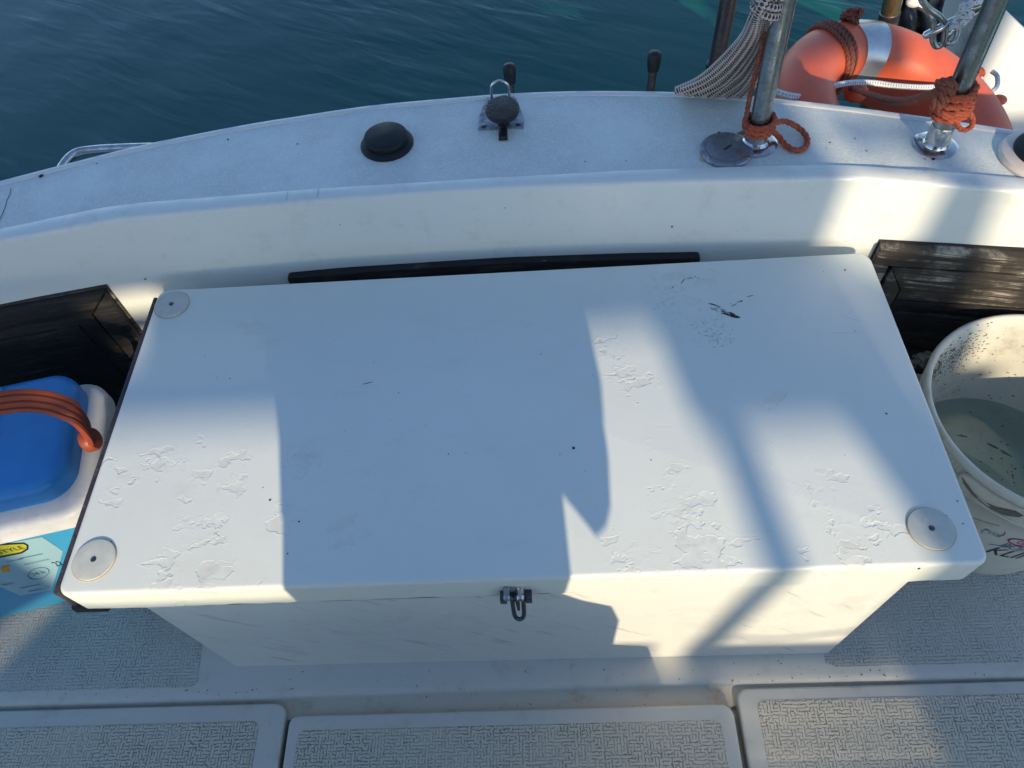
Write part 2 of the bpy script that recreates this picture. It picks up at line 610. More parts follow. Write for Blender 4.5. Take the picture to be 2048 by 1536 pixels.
def rrect(x0, y0, x1, y1, r=0.0, k=5):
    """counter-clockwise rounded rectangle; r may be one number or four (bl, br, tr, tl)"""
    rs = r if hasattr(r, '__len__') else [r] * 4
    pts = []
    for (cx, cy, sx, sy, a0, rr) in ((x0, y0, 1, 1, 180, rs[0]), (x1, y0, -1, 1, 270, rs[1]), (x1, y1, -1, -1, 0, rs[2]),
                                     (x0, y1, 1, -1, 90, rs[3])):
        if rr <= 0:
            pts.append((cx, cy))
            continue
        for i in range(k + 1):
            a = math.radians(a0 + 90 * i / k)
            pts.append((cx + sx * rr + rr * math.cos(a), cy + sy * rr + rr * math.sin(a)))
    return pts


def dense(outline, step):
    out = []
    n = len(outline)
    for i in range(n):
        a, b = np.array(outline[i]), np.array(outline[(i + 1) % n])
        k = max(1, int(np.linalg.norm(b - a) / step))
        for j in range(k):
            out.append(tuple(a + (b - a) * j / k))
    return out


def resample(path, step, closed=False):
    P = [np.array(p, float) for p in path]
    if closed:
        P = P + [P[0]]
    out = [P[0]]
    for a, b in zip(P[:-1], P[1:]):
        k = max(1, int(round(np.linalg.norm(b - a) / step)))
        for j in range(1, k + 1):
            out.append(a + (b - a) * j / k)
    if closed:
        out = out[:-1]
    return out


def spline(ctrl, n=12, closed=False):
    """Catmull-Rom through the control points"""
    P = [np.array(p, float) for p in ctrl]
    m = len(P)
    out = []
    rngi = range(m) if closed else range(m - 1)
    for i in rngi:
        p0 = P[(i - 1) % m] if closed or i > 0 else 2 * P[0] - P[1]
        p1 = P[i]
        p2 = P[(i + 1) % m]
        p3 = P[(i + 2) % m] if closed or i < m - 2 else 2 * P[-1] - P[-2]
        for j in range(n):
            t = j / n
            out.append(0.5 * ((2 * p1) + (-p0 + p2) * t + (2 * p0 - 5 * p1 + 4 * p2 - p3) * t * t +
                              (-p0 + 3 * p1 - 3 * p2 + p3) * t ** 3))
    if not closed:
        out.append(P[-1])
    return out


def thing(name, label, cat, loc, group=None):
    o = bpy.data.objects.new(name, None)
    COL.objects.link(o)
    o.location = [float(x) for x in loc]
    o.empty_display_size = 0.03
    o['_org'] = [float(x) for x in loc]
    o['label'] = label
    o['category'] = cat
    if group:
        o['group'] = group
    return o


def tag(o, label=None, cat=None, group=None, kind=None):
    for k, v in (('label', label), ('category', cat), ('group', group), ('kind', kind)):
        if v:
            o[k] = v
    return o


def text_verts(body, size):
    cu = bpy.data.curves.new('lettering', 'FONT')
    cu.body = body
    cu.size = size
    cu.align_x = 'CENTER'
    cu.align_y = 'CENTER'
    cu.resolution_u = 3
    o = bpy.data.objects.new('lettering', cu)
    COL.objects.link(o)
    dg = bpy.context.evaluated_depsgraph_get()
    me = bpy.data.meshes.new_from_object(o.evaluated_get(dg))
    vs = [tuple(v.co) for v in me.vertices]
    fs = [tuple(p.vertices) for p in me.polygons]
    bpy.data.objects.remove(o)
    bpy.data.curves.remove(cu)
    bpy.data.meshes.remove(me)
    return vs, fs


# ------------------------------------------------------------------ palette
flake_px = [(410, 1060, .055), (700, 1070, .05), (330, 1160, .06), (430, 1150, .05), (560, 1040, .035), (440, 950, .07),
            (250, 950, .05), (290, 930, .05), (1220, 700, .05), (1270, 760, .04), (1210, 1075, .035), (1340, 960, .05),
            (1360, 1040, .06), (1300, 1110, .05), (1400, 1110, .05), (1450, 1080, .05), (1640, 970, .045),
            (1720, 1090, .06), (1640, 1140, .04), (1560, 800, .03), (1380, 570, .06), (1330, 560, .04), (620, 910, .03),
            (1700, 1140, .05), (1750, 1060, .04), (500, 650, .03)]
flakes = [(*at(a, b, z=0)[:2], r) for a, b, r in flake_px]
M_lid = lid_material(flakes)
M_box = gelcoat('cream white gelcoat', (0.75, 0.755, 0.71), dirt=0.18, specks=0.4, streak=True)
M_coam = gelcoat('white coaming gelcoat', (0.73, 0.755, 0.72), dirt=0.20, specks=0.25, rough=0.34)
M_seat = gelcoat('grubby white gelcoat', (0.58, 0.575, 0.53), dirt=0.35, specks=0.9, rough=0.5)
M_sole = gelcoat('stained beige gelcoat', (0.56, 0.51, 0.42), dirtcol=(0.30, 0.21, 0.10), dirt=0.65, specks=1.0, rough=0.5)
M_maze = maze_material('moulded maze non-skid', (0.62, 0.59, 0.50), (0.10, 0.095, 0.09))
M_maze2 = maze_material('worn maze non-skid', (0.54, 0.545, 0.51), (0.13, 0.13, 0.125), pitch=0.0063, dirtk=0.62)
M_deck = deck_material()
M_lip = gelcoat('smooth white deck edge', (0.72, 0.77, 0.75), dirt=0.12, specks=0.3)
M_hull = gelcoat('white hull gelcoat', (0.70, 0.71, 0.71), dirt=0.15)
M_wood = wood_material('weathered dark teak', (0.035, 0.029, 0.025), (0.46, 0.41, 0.34), 1.3)
M_woodb = wood_material('black stained wood', (0.012, 0.011, 0.012), (0.13, 0.11, 0.095), 0.6, 0.6)
M_sea = sea_material()
M_steel = metal_material('worn stainless steel', (0.36, 0.39, 0.38), 0.30, 0.35)
M_bright = metal_material('polished chrome fitting', (0.62, 0.64, 0.66), 0.16, 0.15)
M_tin = metal_material('dull chrome cap', (0.36, 0.40, 0.46), 0.5, 0.2)
M_dsteel = metal_material('dark stained steel', (0.20, 0.17, 0.16), 0.38, 0.45)
M_brass = metal_material('brassy tarnished tube', (0.42, 0.35, 0.20), 0.35, 0.5)
M_black = simple('black rubber', (0.014, 0.015, 0.018), 0.45, var=0.4, bstr=0.4)
M_wrinkle = simple('wrinkled black paint', (0.012, 0.012, 0.018), 0.28, bscale=260, bstr=1.0, bdist=0.008)
M_bolt = metal_material('blackened latch steel', (0.13, 0.14, 0.16), 0.32, 0.3)
M_disc = simple('frosted plastic washer', (0.60, 0.62, 0.57), 0.5, spec=0.25, var=0.15, bscale=60, bstr=0.3, dirt=(0.3, 0.26, 0.18, 0.3))
M_ringedge = simple('yellowed sealant', (0.55, 0.42, 0.24), 0.5)
M_edge = simple('dark mouldy edge strip', (0.055, 0.045, 0.060), 0.6, var=0.5, vscale=120, dirt=(0.3, 0.28, 0.3, 0.5))
M_oring = simple('faded orange buoy plastic', (0.80, 0.150, 0.075), 0.46, var=0.16, vscale=14, bscale=30, bstr=0.12, dirt=(0.35, 0.12, 0.08, 0.35))
M_silver = simple('silver reflective tape', (0.62, 0.66, 0.70), 0.30, metal=0.55, var=0.25, vscale=25, bscale=45, bstr=0.5)
M_orope = simple('orange polypropylene rope', (0.55, 0.115, 0.055), 0.75, var=0.5, vscale=160, bscale=700, bstr=0.9,
                 bdist=0.0015)
M_drope = simple('faded brown orange rope', (0.34, 0.105, 0.065), 0.85, var=0.5, vscale=160, bscale=700, bstr=0.9,
                 bdist=0.0015)
M_wrope = rope_material('white flecked rope', (0.80, 0.80, 0.80), (0.14, 0.15, 0.18), 520, 2.0, -0.75)
M_mrope = rope_material('marled braided cord', (0.66, 0.56, 0.52), (0.045, 0.030, 0.040), 720, 2.0, -0.10)
M_cblue = simple('blue cooler plastic', (0.035, 0.27, 0.68), 0.36, var=0.08, bscale=400, bstr=0.12, spec=0.5)
M_clight = simple('light blue cooler plastic', (0.05, 0.34, 0.60), 0.35, var=0.06, bscale=400, bstr=0.1)
M_cwhite = simple('scuffed white cooler plastic', (0.66, 0.68, 0.70), 0.42, var=0.1, dirt=(0.3, 0.3, 0.28, 0.25))
M_handle = simple('brick orange handle plastic', (0.34, 0.066, 0.030), 0.48, var=0.12, bscale=300, bstr=0.1)
M_label = simple('pale blue sticker', (0.30, 0.50, 0.58), 0.4, var=0.05)
M_ink = simple('dark printed ink', (0.015, 0.02, 0.035), 0.5)
M_inkb = simple('faded blue print', (0.10, 0.20, 0.33), 0.5)
M_yellow = simple('yellow green badge print', (0.55, 0.55, 0.03), 0.45)
M_orangeink = simple('orange print', (0.75, 0.33, 0.03), 0.5)
M_cyan = simple('cyan print', (0.03, 0.28, 0.45), 0.5)
M_magenta = simple('magenta print', (0.45, 0.02, 0.18), 0.5)
M_bucket = gelcoat('dirty white bucket plastic', (0.66, 0.65, 0.57), dirtcol=(0.34, 0.29, 0.19), dirt=0.6, specks=1.0,
                   rough=0.4)
M_bwater = thin_water_material()
M_slime = simple('green brown slime', (0.10, 0.12, 0.07), 0.7, var=0.6, vscale=80)
M_speck = simple('dark dirt', (0.035, 0.028, 0.025), 0.8)
M_fleck = simple('green brown flecks', (0.10, 0.10, 0.055), 0.8)
M_crumb = simple('pale flaky debris', (0.34, 0.33, 0.28), 0.8, var=0.6, vscale=90, bscale=120, bstr=1.0, bdist=0.004)
M_cowl = simple('bright white cowl paint', (0.82, 0.83, 0.83), 0.25, var=0.04, vscale=8)
M_canvas = simple('grey cover canvas', (0.10, 0.11, 0.13), 0.85, var=0.4, vscale=30, bscale=12, bstr=1.0, bdist=0.02)
M_gobo = simple('beige awning canvas', (0.38, 0.34, 0.27), 0.9)
M_post = simple('galvanised awning post', (0.35, 0.36, 0.37), 0.4, metal=0.7)
M_rail = simple('blue rail sleeve', (0.05, 0.14, 0.42), 0.22, var=0.15, spec=0.8)
M_cap_top = simple('black vent plastic', (0.010, 0.013, 0.019), 0.5, var=0.3, spec=0.3, bscale=120, bstr=0.3)
M_crack = simple('hairline crack grime', (0.06, 0.06, 0.06), 0.9)
M_rim = simple('cream vent ring', (0.68, 0.60, 0.54), 0.4, var=0.1)
M_dome = simple('white vent dome', (0.80, 0.80, 0.80), 0.25, dirt=(0.3, 0.3, 0.3, 0.2))

Z_DECK, Z_COAM, Z_SEAT, Z_HATCH, Z_SOLE, Z_SEA = 0.110, 0.118, -0.402, -0.405, -0.432, -0.80

# ------------------------------------------------------------------ setting: sea, hull, deck, coaming, seat
sea = MB()
N = 60
gx = np.linspace(-400, 400, N)
gy = np.linspace(-400, 400, N)
sea.add([(x, y, Z_SEA) for y in gy for x in gx],
        [(j * N + i, j * N + i + 1, (j + 1) * N + i + 1, (j + 1) * N + i) for j in range(N - 1) for i in range(N - 1)])
tag(sea.build('water', M_sea), kind='structure')

XS = np.arange(-1.25, 1.1501, 0.01)


def smooth_curve(pts, sig):
    pts = sorted(pts)
    x = np.array([p[0] for p in pts])
    y = np.array([p[1] for p in pts])
    xx = np.arange(-1.6, 1.6, 0.005)
    yy = np.interp(xx, x, y)
    k = np.exp(-0.5 * (np.arange(-40, 41) * 0.005 / sig) ** 2)
    k /= k.sum()
    yy = np.convolve(np.pad(yy, 40, mode='edge'), k, 'valid')
    return lambda q: np.interp(q, xx, yy)


def ext(pl, x, k0, k1):
    """a polyline carried on at both ends"""
    a = (pl[0] - k0[0], )
    return a


B_px = [(0, 482), (120, 460), (236, 438), (640, 400), (1000, 376), (1280, 365), (1712, 355), (1800, 363), (1960, 375), (2048, 383)]
A_px = [(0, 455), (208, 411), (290, 402), (640, 374), (1000, 352), (1280, 337), (1560, 328), (1700, 327), (1800, 334), (1960, 346), (2048, 353)]
O_px = [(0, 362), (280, 290), (500, 247), (740, 210), (1000, 187), (1160, 181), (1350, 183), (1500, 191), (1700, 213),
        (1900, 240), (2048, 264)]
Bp = [tuple(at(a, b, z=Z_COAM)[:2]) for a, b in B_px]
Ap = [tuple(at(a, b, z=Z_COAM)[:2]) for a, b in A_px]
Op = [tuple(at(a, b, z=Z_DECK)[:2]) for a, b in O_px]


def carry(pl, s0, s1):
    (x0, y0), (x1, y1) = pl[0], pl[-1]
    return [(-1.6, y0 - s0 * (x0 + 1.6))] + pl + [(1.6, y1 + s1 * (1.6 - x1))]


fB = smooth_curve(carry(Bp, 0.22, -0.20), 0.016)
fA = smooth_curve(carry(Ap, 0.22, -0.20), 0.018)
fO = smooth_curve(carry(Op, 0.36, -0.30), 0.035)
WALL_Y = float(np.mean([p[1] for p in Bp[3:6]]))


def strip(name, sections, mat, **kw):
    """sections: function x -> list of (y, z)"""
    m = MB()
    S = [sections(x) for x in XS]
    k = len(S[0])
    m.add([(x, p[0], p[1]) for x, s in zip(XS, S) for p in s],
          [(i * k + j, (i + 1) * k + j, (i + 1) * k + j + 1, i * k + j + 1) for i in range(len(XS) - 1) for j in range(k - 1)])
    return m.build(name, mat, angle=50)


def coam(x):
    b, a = float(fB(x)), float(fA(x))
    r = 0.006
    w = 0.0007 * math.sin(x * 37) + 0.0005 * math.sin(x * 91 + 1)
    return [(b, Z_SEAT - 0.02), (b, -0.2), (b, Z_COAM - r), (b + r * 0.3, Z_COAM - r * 0.3), (b + r, Z_COAM),
            (a - 0.004, Z_COAM + w), (a, Z_COAM - 0.0025), (a + 0.0012, Z_DECK - 0.004)]


tag(strip('coaming', coam, M_coam), kind='structure')
tag(strip('side_deck', lambda x: [(float(fA(x)) - 0.006, Z_DECK), (0.5 * float(fA(x) + fO(x)), Z_DECK + 0.001),
                                  (float(fO(x)) - 0.014, Z_DECK)], M_deck), kind='structure')


def hull(x):
    o = float(fO(x))
    w = 0.0006 * math.sin(x * 55) + 0.0005 * math.sin(x * 130)
    return [(o - 0.0145, Z_DECK - 0.004), (o - 0.0138, Z_DECK + 0.0018 + w), (o - 0.011, Z_DECK + 0.0028 + w),
            (o - 0.004, Z_DECK + 0.0025), (o, Z_DECK - 0.002),
            (o + 0.001, Z_DECK - 0.03), (o - 0.012, Z_DECK - 0.034), (o - 0.03, -0.2), (o - 0.10, -0.6), (o - 0.14, -1.0)]


tag(strip('hull_side', hull, M_hull), kind='structure')

# seat deck the box stands on
seat = MB()
SX = np.arange(-1.25, 1.1501, 0.02)


def seat_front(x):
    return 0.2545 + 0.0035 * math.exp(-((x - 0.2) / 0.5) ** 2)


prof = lambda x: [(0.93, Z_SEAT), (seat_front(x) + 0.012, Z_SEAT), (seat_front(x) + 0.004, Z_SEAT - 0.0015),
                  (seat_front(x), Z_SEAT - 0.006), (seat_front(x) - 0.001, Z_SEAT - 0.012),
                  (seat_front(x) - 0.003, Z_SEAT - 0.015)]
S = [prof(x) for x in SX]
k = len(S[0])
seat.add([(x, p[0], p[1]) for x, s_ in zip(SX, S) for p in s_],
         [(i * k + j + 1, (i + 1) * k + j + 1, (i + 1) * k + j, i * k + j) for i in range(len(SX) - 1) for j in range(k - 1)])
tag(seat.build('cockpit_seat', M_seat, angle=60), kind='structure')
gut = MB()
gp = lambda x: [(seat_front(x) - 0.003, Z_SEAT - 0.015), (seat_front(x) - 0.006, Z_SEAT - 0.0172), (seat_front(x) - 0.012, Z_SEAT - 0.0185),
                (seat_front(x) - 0.030, Z_SEAT - 0.0195), (seat_front(x) - 0.034, Z_SOLE - 0.02)]
gut.add([(x, p[0], p[1]) for x in SX for p in gp(x)],
        [(i * 5 + j + 1, (i + 1) * 5 + j + 1, (i + 1) * 5 + j, i * 5 + j) for i in range(len(SX) - 1) for j in range(4)])
tag(gut.build('gutter', M_sole, angle=60), kind='structure')
sole = MB().box((-1.25, -1.4, Z_SOLE - 0.05), (1.15, 0.2542, Z_SOLE), 0.001)
tag(sole.build('cockpit_sole', M_sole), kind='structure')
pl = MB()
pl.slab(dense([(-1.2, 0.275), (-0.601, 0.275), (-0.594, 0.283), (-0.600, 0.34), (-0.60, 0.76), (-1.2, 0.66)], 0.03), Z_SEAT - 0.002,
        Z_SEAT + 0.0012, 0.001, 1)
o = pl.build('non_skid_panel', M_maze2)
tag(o, kind='structure')
pr = MB()
pr.slab(dense([(0.4405, 0.2775), (1.1, 0.2745), (1.1, 0.62), (0.425, 0.76), (0.425, 0.2835)], 0.03), Z_SEAT - 0.002,
        Z_SEAT + 0.0012, 0.001, 1)
o = pr.build('non_skid_panel', M_maze2)
tag(o, kind='structure')


# the other side of the cockpit, behind the photographer
far = MB()
far.box((-1.25, -0.95, Z_SOLE), (1.15, -0.64, -0.03), 0.01)
tag(far.build('cockpit_bench', M_seat), kind='structure')

# ------------------------------------------------------------------ three hatch covers
def hatch(x0, x1, yb, y0, label, rad, tx):
    t = thing('hatch_cover', label, 'hatch cover', ((x0 + x1) / 2, (y0 + yb) / 2, Z_SOLE), 'hatch covers in the cockpit floor')
    m = MB()
    m.slab(dense(rrect(x0, y0, x1, yb, rad, 7), 0.02), Z_SOLE + 0.0005, Z_HATCH, 0.0045, 4, botbev=0.002)
    m.build('cover', M_seat, t, angle=60)
    p = MB()
    p.slab(dense(rrect(*tx, 0.012, 4), 0.03), Z_HATCH - 0.001, Z_HATCH + 0.0012, 0.001, 1)
    p.build('textured_panel', M_maze, t)


hatch(-1.22, -0.4400, 0.2480, -0.62, 'left hatch cover, bluish in shade, beside the cooler end of the seat', (0.012, 0.012, 0.020, 0.01),
      (-1.19, -0.58, -0.480, 0.222))
hatch(-0.4325, 0.2690, 0.2285, -0.62, 'middle hatch cover set back from the seat behind a yellow stained gutter', (0.012, 0.012, 0.018, 0.014),
      (-0.415, -0.58, 0.2475, 0.206))
hatch(0.2780, 1.12, 0.2505, -0.62, 'right hatch cover with crisp maze pattern below the bucket', (0.012, 0.012, 0.01, 0.018),
      (0.3060, -0.58, 1.09, 0.232))

# ------------------------------------------------------------------ storage box
LX0, LX1, LY0, LY1, LT = -0.603, 0.5005, 0.296, 0.787, -0.053
bx = thing('storage_box', 'large white storage box with overhanging flaking lid in the middle of the cockpit', 'storage box',
           (-0.05, 0.54, Z_SEAT))
m = MB()
m.slab(dense([(-0.533, 0.306), (0.431, 0.299), (0.431, 0.775), (-0.533, 0.775)], 0.05), Z_SEAT + 0.0005, LT + 0.002, 0.002, 1)
m.build('box_body', M_box, bx)
m = MB()
out = dense(rrect(LX0, LY0, LX1, LY1, (0.016, 0.015, 0.020, 0.018), 8), 0.007)
m.slab(out, LT, 0.0, 0.006, 5, jit=0.0016)
lid = m.build('lid', M_lid, bx, angle=70)
m = MB()
m.slab(dense(rrect(LX0 - 0.0075, LY0 + 0.004, LX0 - 0.0005, LY1 - 0.012, 0.003, 3), 0.012), LT + 0.004, -0.004, 0.002, 2, jit=0.002)
m.build('edge_strip', M_edge, bx)
p = at(180, 1215, z=LT - 0.006)
m = MB().box((p[0] - 0.022, p[1] - 0.004, LT - 0.012), (p[0] + 0.024, p[1] + 0.03, LT - 0.0005), 0.002, 0.004)
m.build('rubber_foot', M_black, bx)
dk = []
for (a, b) in ((344, 610), (189, 1120), (1862, 1058)):
    c = at(a, b, z=0.0)
    r = 0.0262
    m = MB().lathe([(r + 0.0006, 0.0), (r, 0.0022), (r - 0.0008, 0.0024), (0.012, 0.0025), (0.0, 0.0021)], (c[0], c[1], 0.0003), 48)
    d = m.build('washer', M_disc, bx)
    m = MB().lathe([(r + 0.0012, 0.0), (r + 0.0014, 0.0007), (r + 0.0002, 0.0009)], (c[0], c[1], 0.0002), 48)
    m.build('sealant_ring', M_ringedge, d)
    m = MB().lathe([(0.0036, 0.0), (0.0036, 0.0007), (0.0028, 0.0013), (0.001, 0.0014), (0.0, 0.0006)], (c[0], c[1], 0.0022), 18)
    m.build('screw', M_bolt, d)
# latch
LAT = thing('toggle_latch', 'small black metal toggle latch hanging from the front edge of the white lid', 'latch',
            (-0.047, 0.296, -0.03))
m = MB()
for (px, w) in ((1013, 0.0050), (1040, 0.0060)):
    c = at(px, 1186, y=0.288)
    m = MB().lathe([(w, 0), (w, 0.0035), (w * 0.8, 0.0045), (w * 0.75, 0.010), (w * 0.95, 0.012), (w * 0.7, 0.016), (0, 0.0175)],
                   (c[0], 0.2965, c[2] - 0.004), 16, axis=(0, -1, 0))
    m.build('bolt', M_bright if px > 1020 else M_tin, LAT)
m = MB()
a, b = at(1004, 1195, y=0.290), at(1062, 1190, y=0.290)
zb = (a[2] + b[2]) / 2 + 0.002
m.tube([(a[0], 0.2905, zb), (b[0], 0.2905, zb + 0.002)], 0.0036, 12)
for x in (a[0] + 0.002, b[0] - 0.003):
    m.box((x - 0.004, 0.2835, zb - 0.010), (x + 0.004, 0.2955, zb + 0.005), 0.001)
m.build('hinge_bar', M_bolt, LAT)
m = MB()
cx = (at(1024, 1200, y=0.285)[0] + at(1046, 1200, y=0.285)[0]) / 2
pth = [(cx - 0.0068, 0.287, zb), (cx - 0.0064, 0.281, zb - 0.028), (cx - 0.005, 0.277, zb - 0.042), (cx, 0.2755, zb - 0.047),
       (cx + 0.005, 0.277, zb - 0.042), (cx + 0.0064, 0.281, zb - 0.028), (cx + 0.0068, 0.287, zb)]
m.tube(spline(pth, 6), 0.0028, 10)
m.build('wire_loop', M_bolt, LAT)
m = MB().tube([(cx - 0.0005, 0.288, zb + 0.002), (cx, 0.281, zb - 0.026)], [0.0034, 0.0018], 10)
m.ell((cx - 0.004, 0.2875, zb + 0.001), (0.006, 0.005, 0.006))
m.build('latch_tongue', M_bolt, LAT)

# ------------------------------------------------------------------ wood on the coaming wall
bt = MB()
x0, x1 = -0.411, 0.256
yw = WALL_Y
fr = lambda u, v, w: (u, yw - w - 0.001 + 0 * v, v)
bt.slab(dense(rrect(x0, -0.062, x1, -0.025, 0.006, 3), 0.02), 0.0, 0.013, 0.003, 2, fr=lambda u, v, w: (u, float(fB(u)) - w - 0.0005, v))
tag(bt.build('wooden_batten', M_woodb), 'long thin dark wooden batten on the wall directly behind the white lid', 'batten')


def wall_frame(xa, xb):
    a = np.array([xa, float(fB(xa)), 0.0])
    b = np.array([xb, float(fB(xb)), 0.0])
    u = (b - a) / np.linalg.norm(b - a)
    n = np.array([u[1], -u[0], 0.0])          # towards the cockpit
    if n[1] > 0:
        n = -n

    def to(px, py, off=0.0):
        p = at(px, py, n=n, q=a + n * off)
        return float((p - a) @ u), float(p[2])

    def fr(s_, v, w):
        return tuple(a + u * s_ + n * w + np.array([0, 0, v]))
    return to, fr


def poly_slab(m, pts, w0, w1, fr, bev=0.002):
    """pts (u, v); made counter-clockwise when seen from the cockpit"""
    A = sum(p[0] * q[1] - q[0] * p[1] for p, q in zip(pts, pts[1:] + pts[:1]))
    if A < 0:
        pts = pts[::-1]
    m.slab(dense(pts, 0.03), w0, w1, bev, 2, fr=fr)


# right: framed weathered doors with planks
to, fr = wall_frame(0.52, 0.66)
wp = thing('wooden_locker_door', 'weathered grey brown wooden locker door with plank grain behind the white bucket', 'locker door',
           at(1900, 560, y=0.8))
u0, vt = to(1760, 481)
_, vt2 = to(2048, 498)
g0 = to(1850, 521)[1]
U1 = u0 + 0.62
slope = 0.0
sl = (to(2048, 498)[1] - vt) / (to(2048, 498)[0] - u0)
L = lambda v: (lambda u: v + sl * (u - u0))
T0 = L(vt)
v_g = to(1900, 525)[1] - sl * (to(1900, 525)[0] - u0)
v_r = to(1900, 574)[1] - sl * (to(1900, 574)[0] - u0)
v_1 = to(1900, 599)[1] - sl * (to(1900, 599)[0] - u0)
v_2 = to(1900, 622)[1] - sl * (to(1900, 622)[0] - u0)
v_3 = v_2 - 0.045
v_4 = v_3 - 0.05
v_b = v_4 - 0.05


def q4(ua, ub, va, vb):
    return [(ua, L(vb)(ua)), (ub, L(vb)(ub)), (ub, L(va)(ub)), (ua, L(va)(ua))]


m = MB(); poly_slab(m, q4(u0 - 0.002, U1, vt + 0.003, v_b - 0.03), 0.0004, 0.003, fr, 0.001); m.build('backing_board', M_woodb, wp)
m = MB(); poly_slab(m, q4(u0, U1, vt, v_g + 0.0015), 0.003, 0.019, fr, 0.004); m.build('frame_rail', M_wood, wp)
st = u0 + 0.026
m = MB(); poly_slab(m, q4(u0, st - 0.002, v_g - 0.0005, v_b), 0.003, 0.018, fr, 0.004); m.build('frame_stile', M_wood, wp)
ui = st + 0.003
m = MB(); poly_slab(m, [(ui, L(v_g - 0.003)(ui)), (ui + 0.03, L(v_r)(ui + 0.03)), (U1, L(v_r)(U1)), (U1, L(v_g - 0.003)(U1))], 0.003, 0.016, fr, 0.003)
m.build('inner_rail', M_wood, wp)
m = MB(); poly_slab(m, [(ui, L(v_g - 0.004)(ui)), (ui + 0.029, L(v_r)(ui + 0.029)), (ui + 0.029, L(v_b)(ui)), (ui, L(v_b)(ui))], 0.003, 0.0155, fr, 0.003)
m.build('inner_stile', M_wood, wp)
pu = ui + 0.032
for k_, (va, vb) in enumerate(((v_r - 0.001, v_1), (v_1, v_2), (v_2, v_3), (v_3, v_4), (v_4, v_b))):
    m = MB(); poly_slab(m, q4(pu, U1, va - 0.0012, vb + 0.0012), 0.003, 0.010 - 0.0012 * (k_ % 2), fr, 0.0025)
    m.build('plank', M_wood if k_ == 0 else M_woodb, wp)
# pale mark and peeled varnish on the frame corner
# left: dark panelled door
to, fr = wall_frame(-0.78, -0.66)
wl = thing('wooden_locker_door', 'almost black wooden locker door with recessed panel behind the blue cooler', 'locker door',
           at(120, 650, y=0.8))
ur, vr = to(211, 572)
ul, vl = to(0, 611)
sl = (vl - vr) / (ul - ur)
L = lambda v: (lambda u: v + sl * (u - ur))
U0 = ur - 0.58
tin = 0.05
q = [(U0, L(vr)(U0)), (ur, vr), (ur, -0.36), (U0, -0.36)]
m = MB(); poly_slab(m, [(U0, L(vr + 0.004)(U0)), (ur + 0.004, vr + 0.004), (ur + 0.004, -0.365), (U0, -0.365)], 0.0004, 0.004, fr, 0.001)
m.build('backing_board', M_wood, wl)
m = MB(); poly_slab(m, [(U0, L(vr)(U0)), (ur, vr), (ur - 0.040, L(vr - 0.040)(ur - 0.04)), (U0, L(vr - 0.040)(U0))], 0.004, 0.017, fr, 0.003)
m.build('frame_rail', M_woodb, wl)
m = MB(); poly_slab(m, [(ur, vr - 0.002), (ur, -0.36), (ur - 0.040, -0.36), (ur - 0.040, L(vr - 0.042)(ur - 0.04))], 0.004, 0.0165, fr, 0.003)
m.build('frame_stile', M_woodb, wl)
m = MB(); poly_slab(m, [(U0, L(vr - 0.046)(U0)), (ur - 0.046, L(vr - 0.046)(ur - 0.046)), (ur - 0.046, -0.36), (U0, -0.36)], 0.004, 0.009, fr, 0.002)
m.build('door_panel', M_woodb, wl)
m = MB(); poly_slab(m, [(U0, L(vr - 0.066)(U0)), (ur - 0.075, L(vr - 0.066)(ur - 0.075)), (ur - 0.075, -0.345), (U0, -0.345)], 0.009, 0.013, fr, 0.004)
m.build('raised_field', M_woodb, wl)

# ------------------------------------------------------------------ fittings on the side deck
c = at(775, 290, z=Z_DECK)
vt_ = thing('deck_vent', 'round black plastic vent cap on the side deck left of the hasp', 'vent', (c[0], c[1], Z_DECK))
MB().lathe([(0.0415, 0.0), (0.0420, 0.003), (0.0400, 0.006), (0.0335, 0.0085)], (c[0], c[1], Z_DECK + 0.0006), 48).build('base_flange', M_cap_top, vt_)
MB().lathe([(0.0338, 0.0), (0.0348, 0.008), (0.0335, 0.0110), (0.029, 0.0125), (0.0, 0.0135)], (c[0], c[1] + 0.002, Z_DECK + 0.006), 48).build('cap', M_cap_top, vt_)

hp = thing('fixing_plate', 'small chrome plate with wrinkled black oval cover and steel ring at the deck edge', 'deck fitting',
           (-0.045, 1.02, Z_DECK))
pts = [tuple(at(a, b, z=Z_DECK + 0.002)[:2]) for a, b in ((956, 260), (1047, 256), (1049, 236), (1040, 216), (1030, 194), (974, 196), (966, 214), (957, 236))]
pts = [(x, min(y, float(fO(x)) - 0.001)) for x, y in pts]
m = MB(); m.slab(dense(pts, 0.01), Z_DECK + 0.0003, Z_DECK + 0.0036, 0.001, 2); m.build('plate', M_tin, hp)
c = at(1005, 222, z=Z_DECK + 0.03)
MB().lathe([(0.010, -0.026), (0.010, -0.004), (0.022, -0.004), (0.0262, 0.0), (0.0268, 0.004), (0.023, 0.0075), (0.0, 0.009)],
           (c[0], c[1], Z_DECK + 0.030), 36, axis=(0, -0.22, 1), sy=0.98).build('cover', M_wrinkle, hp)
m = MB().ell((c[0] + 0.002, c[1] + 0.027, Z_DECK + 0.030), (0.010, 0.011, 0.006)); m.build('cover_hinge', M_wrinkle, hp)
m = MB().box((c[0] - 0.008, c[1] - 0.036, Z_DECK + 0.003), (c[0] + 0.006, c[1] - 0.012, Z_DECK + 0.010), 0.002); m.build('tongue', M_black, hp)
a, b = at(985, 192, z=Z_DECK + 0.004), at(1020, 191, z=Z_DECK + 0.004)
yy = 0.5 * (a[1] + b[1]) - 0.005
h_ = at(1003, 162, y=yy)[2]
xa, xb = a[0] - 0.001, b[0] - 0.001
rr_ = (xb - xa) / 2
